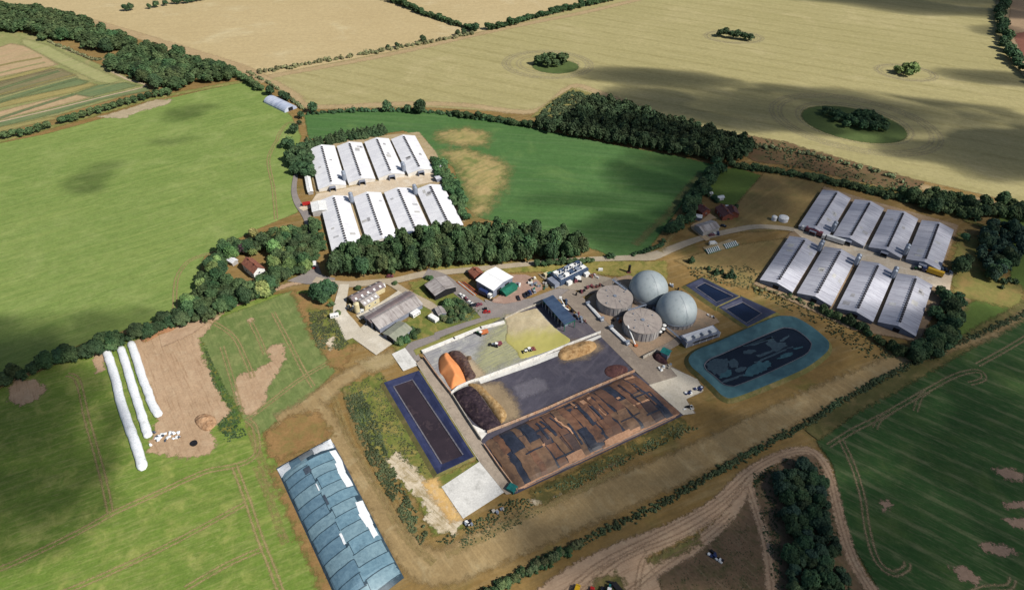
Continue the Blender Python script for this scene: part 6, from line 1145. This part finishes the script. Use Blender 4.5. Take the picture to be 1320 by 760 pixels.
pts(site('i3', 'tree in the bright little copse alone in the wheat'), [(1154,92,4),(1158,95,5),(1165,93,6),(1172,94,7.4),(1178,95,6),(1170,98,5.4)], 6, mat=M_light, zs=.9); pts(site('i4', 'tree in the shaded oval copse in the wheat'), [(1064,148,5),(1074,152,5),(1084,155,5.4),(1094,158,5.4),(1104,154,6.6),(1112,156,7.4),(1120,158,7.4),(1128,161,6.6),(1136,164,5.4),(1100,163,5),(1112,166,5.4),(1124,167,5.4),(1090,164,4.4),(1062,143,3.4),(1070,146,4),(1080,149,4),(1098,160,5),(1130,167,4.6),(1138,169,4),(1106,160,5),(1116,162,5.4),(1076,157,3.6),(1140,164,4)], 6, mat=M_leafd, zs=.85)
pts(site('yt', 'young tree on rough grass by the small lagoons'), [(891,338,2.6),(922,353,2.4),(942,356,2.8),(930,352,1.8),(936,358,1.6),(913,347,1.6),(946,358,1.7)], 2, 'con', M_leafd, .8)
pts(site('ct', 'garden shrub among the upper right cottages', 'bush', 'bush', 'bushes'), [(914,252,2.4),(920,256,3.2),(924,260,2.6),(928,256,2.2),(902,264,2),(944,270,1.6),(946,267,1.6),(949,265,1.6)], 2, 'bush', M_leafd)
pts('ct', [(900,280,1.6),(938,282,1.6)], 2, 'bush', M_leafd)
row(site('lo', 'shrub in the scrubby hedge below the brown field', 'bush', 'bush', 'bushes'), [(610,775),(650,752),(690,730),(722,714),(745,700)], 2.0, 1.3, 'bush', [M_leaf, M_scd], 1.0, .4)
_K = {'broad': (0, 1, 2, 3, 4, 5), 'con': (0, 1, 2), 'bush': (0, 1, 2, 3)}
def shows(t):
    v = Vector((t[0], t[1], 4))-Vector((0, 0, CH)); zc = v.dot(_fw); x = 660+FL*v.dot(_r)/zc; y = 380-FL*v.dot(_u)/zc; return (-8 < x < 1328 and -4 < y < 772), t[2]/zc, x, y
info = [shows(t) for t in TREES]; order = sorted(range(len(TREES)), key=lambda i: (-info[i][1] if info[i][0] else 1))
cats = {'tree': 0, 'bush': 0}; single = set()
for i in order:
    c = SITES[TREES[i][6]][2]
    if info[i][0] and cats[c] < (298 if c == 'tree' else 150): cats[c] += 1; single.add(i)
print('trees', len(TREES), cats); rest = {}; R6 = random.Random(2)
ORD2 = ORD+['thirteenth','fourteenth','fifteenth','sixteenth','seventeenth','eighteenth','nineteenth','twentieth']+['twenty-'+o for o in ORD[:9]]+['thirtieth']+['thirty-'+o for o in ORD[:9]]
cnt = {}; bands = {}
for i in single: cnt[TREES[i][6]] = cnt.get(TREES[i][6], 0)+1
seen = {}
for key in cnt:
    ids = sorted((i for i in single if TREES[i][6] == key), key=lambda i: info[i][3]); n_ = len(ids)
    for r_, i in enumerate(ids): bands[i] = (0 if n_ <= 20 else int(r_*3/n_)+1)
for i in sorted(single, key=lambda i: info[i][2]):
    x, y, r, zs, kind, mat, key = TREES[i]; lab, nm, cat, _s = SITES[key]; n_ = cnt[key]; bd = bands[i]; k = seen.get((key, bd), 0); seen[key, bd] = k+1; grp = None
    if n_ > 1:
        grp = {'tree': 'trees', 'bush': 'bushes'}[cat]+': '+lab
        lab = lab+(', ' if not bd else (', back row, ', ', middle row, ', ', front row, ')[bd-1])+ORD2[min(k, 38)]+' from left'
    o = empty(nm if kind != 'con' or nm != 'tree' else 'conifer', (x, y, -.2), R6.uniform(0, 6.28), lab, cat, grp); o.scale = (r, r, r*zs)
    if kind != 'bush': link('trunk', TRUNK, None, o)
    c = link('crown', crown(kind, R6.choice(_K[kind]), mat), None, o)
for i, t in enumerate(TREES):
    if i not in single: rest.setdefault(t[6], []).append(t)
for key, ts in rest.items():
    Vs = []; Fs = []; Ls = []; n0 = 0; mats = []
    for (x, y, r, zs, kind, mat, _k) in ts:
        V, F, L = LOW[kind][R6.randrange(4)]; a = R6.uniform(0, 6.28); c, s = math.cos(a), math.sin(a); d = R6.uniform(-.25, .25)
        Vs.append(np.column_stack([(V[:, 0]*c-V[:, 1]*s)*r+x, (V[:, 0]*s+V[:, 1]*c)*r+y, V[:, 2]*r*zs-.2])); Fs += [[q+n0 for q in f] for f in F]; Ls.append(np.clip(L+d, 0, 1)); n0 += len(V)
    me = mk_mesh(SITES[key][3], np.concatenate(Vs), Fs, np.concatenate(Ls), ts[0][5])
    for m_ in (mm for mm in ()): pass
    o = link(SITES[key][3], me); tag(o, SITES[key][0].replace('tree in', 'further trees of').replace('bush in', 'further bushes of'), 'trees', kind='stuff')

# ---------------------------------------------------------------- hedges and rough growth
def leafy(name, label, cat, cs, mat, q=.5, kind=None, nl=7):
    "a mass of leaf clumps: cs = list of (x, y, z, r)"
    iv, jf = ico(1); V = []; F = []; L = []; n0 = 0; c0 = np.array(cs)[:, :2].mean(0)
    for (x, y, z, r) in cs:
        v = iv*np.array([r, r, r*.8])*rng.uniform(.75, 1.05)*(1+.15*rng.normal(size=(len(iv), 1)))+np.array([x-c0[0], y-c0[1], z]); V.append(v); F += (jf+n0).tolist(); L.append(np.full(len(v), rng.uniform(0, .6))); n0 += len(v)
        m = nl; d = rng.normal(size=(m, 3)); d /= np.linalg.norm(d, axis=1)[:, None]; d[:, 2] = abs(d[:, 2]); c = np.array([x-c0[0], y-c0[1], z])+d*r*np.array([1.1, 1.1, .95]); t = np.cross(d+rng.normal(size=(m, 3))*.4, rng.normal(size=(m, 3))); t /= np.linalg.norm(t, axis=1)[:, None]; b = np.cross(d, t); s = rng.uniform(.6, 1.3, (m, 1))*q
        V.append(np.stack([c-t*s-b*s, c+t*s-b*s, c+t*s+b*s, c-t*s+b*s], 1).reshape(-1, 3)); F += ((np.arange(m)*4+n0)[:, None]+np.arange(4)).tolist(); L.append(np.repeat(rng.uniform(0, 1, m), 4)); n0 += m*4
    o = link(name, mk_mesh(name, np.concatenate(V), F, np.concatenate(L), mat)); o.location = (c0[0], c0[1], 0); return tag(o, label, cat, kind=kind)
def hedge(label, px, r, mat, dens=1., wv=.5, q=.45, gap=.0, rows=1):
    w = smooth([G(x, y) for x, y in px], False, 6); cs = []
    for a, b in zip(w[:-1], w[1:]):
        L = (b-a).length; n = max(1, int(L/(r*1.1)*dens*rows)); g = noise.noise(a/25)
        if g < -1+gap*2: continue
        for k in range(n): p = a.lerp(b, rng.random()); rr = r*rng.uniform(.55, 1.2)*(1+.6*noise.noise(p/12)); cs.append((p.x+rng.normal()*wv*r, p.y+rng.normal()*wv*r, rr*.45-.3, rr))
    return leafy('hedge', label, 'hedge', cs, mat, q)
hedge('long far hedge dividing the two wheat fields, with grassy edge', [(332,94),(400,82),(500,64),(560,53),(612,42)], 2.4, M_scr, 1.3, .9, .9); hedge('far hedge coming down from the top edge to the hedge meeting', [(498,-2),(545,18),(580,30),(612,40)], 2.4, M_leafd, 1.4, .5, .9); hedge('far hedge running up to the right along the khaki field', [(630,38),(700,20),(800,-4)], 2.4, M_leafd, 1.4, .5, .9)
hedge('hedge along the top of the green field', [(396,147),(440,144),(500,143),(560,145),(620,153),(680,162)], 2.2, M_leafd, 1.6, .5, .8); hedge('hedge of low scrub along the lane from the far wood', [(318,92),(345,106),(375,128),(392,142)], 1.5, M_scr, 1, .5, .6)
hedge('low weedy hedge between the brown field and the row crop', [(744,700),(770,688),(800,673),(850,650),(900,622),(960,588),(1000,566),(1040,545),(1100,508),(1180,466),(1250,436),(1330,400)], 0.7, M_scd, 1.9, 1.5, .24, gap=.3, rows=1.7); hedge('bright green scrubby hedge at the bottom edge', [(590,790),(640,757),(690,730),(730,710)], 1.2, M_leaf, 2, 1.1, .3, rows=2)
hedge('hedge along the edge of the heath strip', [(960,188),(1010,192),(1060,204),(1120,218),(1160,232)], 1.8, M_scr, 1, .8, .7); hedge('dark low hedge along the hay field', [(944,214),(1000,222),(1060,233),(1130,250),(1190,264),(1262,284)], 2.0, M_leafd, 1.6, .9, .7)
hedge('clipped dark garden hedge behind the end cottage', [k8(p) for p in ((440,320),(490,260),(535,195))], 1.2, M_leafd, 2, .2, .4); hedge('thin hedge on the far side of the crop plots', [Z(0,20,4.4727,[p])[0] for p in ((280,150),(430,212),(560,258),(620,235))], 1.6, M_scr, 1, .4, .6)
hedge('hedge screening the lagoons from the grey sheds', [(975,372),(1000,378),(1040,392),(1062,402)], 1.2, M_scr, 1.2, .8, .4)
def scatter(name, label, px, n, r0, r1, mat, q=.3, cat='weeds', bias=None, nl=5):
    poly = np.array([(p.x, p.y) for p in wpoly(px)]); lo, hi = poly.min(0), poly.max(0); P = rng.uniform(lo, hi, (n*4, 2)); P = P[sdf(P, poly) > 0]; f = np.array([noise.noise(Vector((x/6, y/6, 3)))+.5*noise.noise(Vector((x/2, y/2, 9))) for x, y in P]); P = P[f > -.25][:n]
    cs = [(x, y, r*.2-.35, r) for (x, y), r in zip(P, rng.uniform(r0, r1, len(P)))]
    if cs: leafy(name, label, cat, cs, mat, q, 'stuff', nl)
scatter('rough_growth', 'dark nettles and scrub on the slope left of the slurry lagoon', [(444,512),(466,504),(484,540),(502,590),(526,640),(552,684),(542,702),(522,676),(496,632),(466,575)], 2600, .3, .75, M_scd, .22)
scatter('rough_growth', 'grassy weeds between the worn way and the lagoon', [(440,500),(495,484),(520,540),(560,600),(545,612),(500,580)], 1170, 0.20, 0.41, M_scd, 0.19)
scatter('rough_growth', 'weeds and brambles on the overgrown plot west of the farm yard', [(398,402),(426,398),(438,420),(450,442),(436,452),(410,448),(400,425)], 1014, 0.24, 0.61, M_scd, 0.22)
scatter('rough_growth', 'weeds in the overgrown triangle by the road bend', [k5(p) for p in ((230,480),(400,330),(560,340),(760,470),(620,600),(400,640),(220,620))], 1014, 0.24, 0.61, M_scd, 0.22)
scatter('rough_growth', 'weeds on the bank beside the brown sheeted clamp', [(690,634),(760,600),(876,544),(900,552),(820,590),(720,640)], 1014, 0.24, 0.55, M_scd, 0.22)
scatter('rough_growth', 'rough scrub in the corner of the wheat by the long wood', [(690,152),(714,130),(738,116),(760,124),(742,150),(722,160)], 780, .6, 1.52, M_scd, .6)
scatter('rough_growth', 'weeds along the edge of the bare earth and small meadow', [(262,440),(275,470),(300,520),(318,560),(290,570),(280,545),(298,528),(272,490)], 936, 0.24, 0.55, M_leaf, 0.22)
scatter('rough_growth', 'scrub along the heath strip', [(958,176),(1010,184),(1080,204),(1190,238),(1180,248),(1100,232),(1000,212)], 380, .4, .9, M_scd, .4)
scatter('rough_growth', 'weeds on the waste ground between the dirt tracks', [(860,755),(905,705),(955,650),(985,740),(990,790),(870,790)], 1014, 0.16, 0.34, M_scd, 0.19)
scatter('rough_growth', 'scrub between the dirt tracks and the dark wood', [(970,610),(1030,584),(1060,600),(1080,690),(1100,760),(1090,770),(1060,690),(1000,640),(1012,760),(1000,770)], 1170, 0.24, 0.61, M_leafd, 0.22)
scatter('rough_growth', 'scrub round the lagoons and the lower grey sheds', [(880,345),(960,340),(1060,400),(1170,460),(1120,462),(1040,410),(960,370),(900,365)], 1014, 0.24, 0.61, M_scd, 0.22)
scatter('rough_growth', 'weeds at the foot of the brown field bank', [(655,642),(680,640),(700,660),(640,690),(598,706),(560,696),(600,678)], 468, 0.20, 0.41, M_scd, 0.19)
# ---------------------------------------------------------------- clouds, above and outside the view, that shade the land
def cloud_mat():
    m = bpy.data.materials.new('cloud_vapour'); m.use_nodes = True; n = m.node_tree; n.nodes.remove(n.nodes['Principled BSDF']); v = n.nodes.new('ShaderNodeVolumePrincipled')
    v.inputs['Color'].default_value = (1, 1, 1, 1); v.inputs['Density'].default_value = .035; n.links.new(v.outputs[0], n.nodes['Material Output'].inputs['Volume']); return m
M_cloud = cloud_mat(); ALT = 700.
def cloud(px, lobes, label):
    "lobes: (x px, y px, half width m, half depth m, turn, optical depth)"
    g0 = G(*px); t = SDIR*(ALT/SDIR.z); c0 = g0+t; V = []; F = []; iv, jf = ico(4); n0 = 0
    for (x, y, rx, ry, rot, tau) in lobes:
        g = G(x, y)+t-c0; rz = tau/.035/2.9; co, si = math.cos(rot), math.sin(rot); P = []
        for q in iv:
            k = 1+.30*noise.fractal(Vector((q[0]*2.0+x, q[1]*2.0+y, q[2])), 1, 2, 4); a, b = q[0]*rx*k, q[1]*ry*k; P.append((g.x+a*co-b*si, g.y+a*si+b*co, g.z+q[2]*rz))
        V += P; F += (jf+n0).tolist(); n0 += len(P)
    me = bpy.data.meshes.new('cloud'); me.from_pydata(V, [], F)
    for p in me.polygons: p.use_smooth = True
    o = link('cloud', me, M_cloud); o.location = c0; return tag(o, label, 'cloud', 'clouds')
CL = [('broad cloud over the wheat', [(850,100,90,26,-.1,2.44),(925,140,120,42,-.2,3.19),(1060,138,120,50,-.2,2.81),(1170,140,120,34,-.15,2.44),(1290,185,110,70,-.2,3.00),(1285,100,60,22,-.2,1.88)]),
      ('cloud over the far top right', [(1190,0,240,70,-.2,2.8),(1290,-10,200,90,-.2,2.24),(1290,40,40,26,0,1.12)]),
      ('cloud over the long wood and field end', [(850,178,110,26,-.3,1.89),(900,235,70,66,-.2,2.16),(960,215,90,40,-.2,1.76),(842,292,60,34,.2,1.62),(770,258,60,14,0,0.68)]),
      ('cloud over the hay field and grey sheds', [(975,290,70,56,.1,1.69),(1060,270,60,44,0,1.49),(1130,320,60,40,-.2,1.08),(1100,250,150,16,-.2,1.08),(1290,310,60,60,0,1.62),(1250,430,60,36,.2,1.22)]),
      ('cloud over the tanks', [(830,400,44,60,0,0.41),(790,470,50,40,.3,0.30)]),
      ('large cloud over the crop and dirt tracks', [(1310,560,60,60,.2,2.0),(1210,770,90,40,.2,2.2),(1330,740,50,60,.2,2.2),(985,450,60,38,.3,2.19),(900,570,70,28,.5,2.93),(1060,520,80,40,.4,2.46),(1180,560,80,80,.3,2.43),(1250,690,80,60,.2,2.56),(1060,680,60,50,.2,2.43),(930,650,60,34,.5,3.33),(1100,430,60,26,.2,1.35),(790,640,60,30,.5,2.38),(760,600,40,18,.5,.9),(900,730,70,34,.2,1.6)]),  # leading lobes added to darken the lower right corner
      ('cloud over the dark meadow corner', [(20,590,44,44,.3,3.20),(70,545,34,24,.2,2.54),(-60,560,60,70,0,3.04),(60,640,26,18,.2,2.03),(20,690,30,14,.3,1.52)]),
      ('cloud over the edge of the pasture', [(40,436,60,17,.25,1.95),(130,414,40,10,.25,1.30),(-60,450,60,30,0,1.82)]),
      ('small scrap of cloud over the pasture', [(108,238,13,12,.3,1.5),(118,228,16,10,.5,1.0),(135,214,16,8,.5,.7),(100,246,9,6,.2,.6)]), ('thin scrap of cloud over the upper pasture', [(240,145,18,12,.3,1.3),(258,138,20,8,.3,.8),(228,152,14,8,.2,.7),(218,182,18,6,.2,.7),(240,178,14,5,.2,.4)])]
for lab, lb in CL: cloud(lb[0][:2], lb, lab+', high above the view')
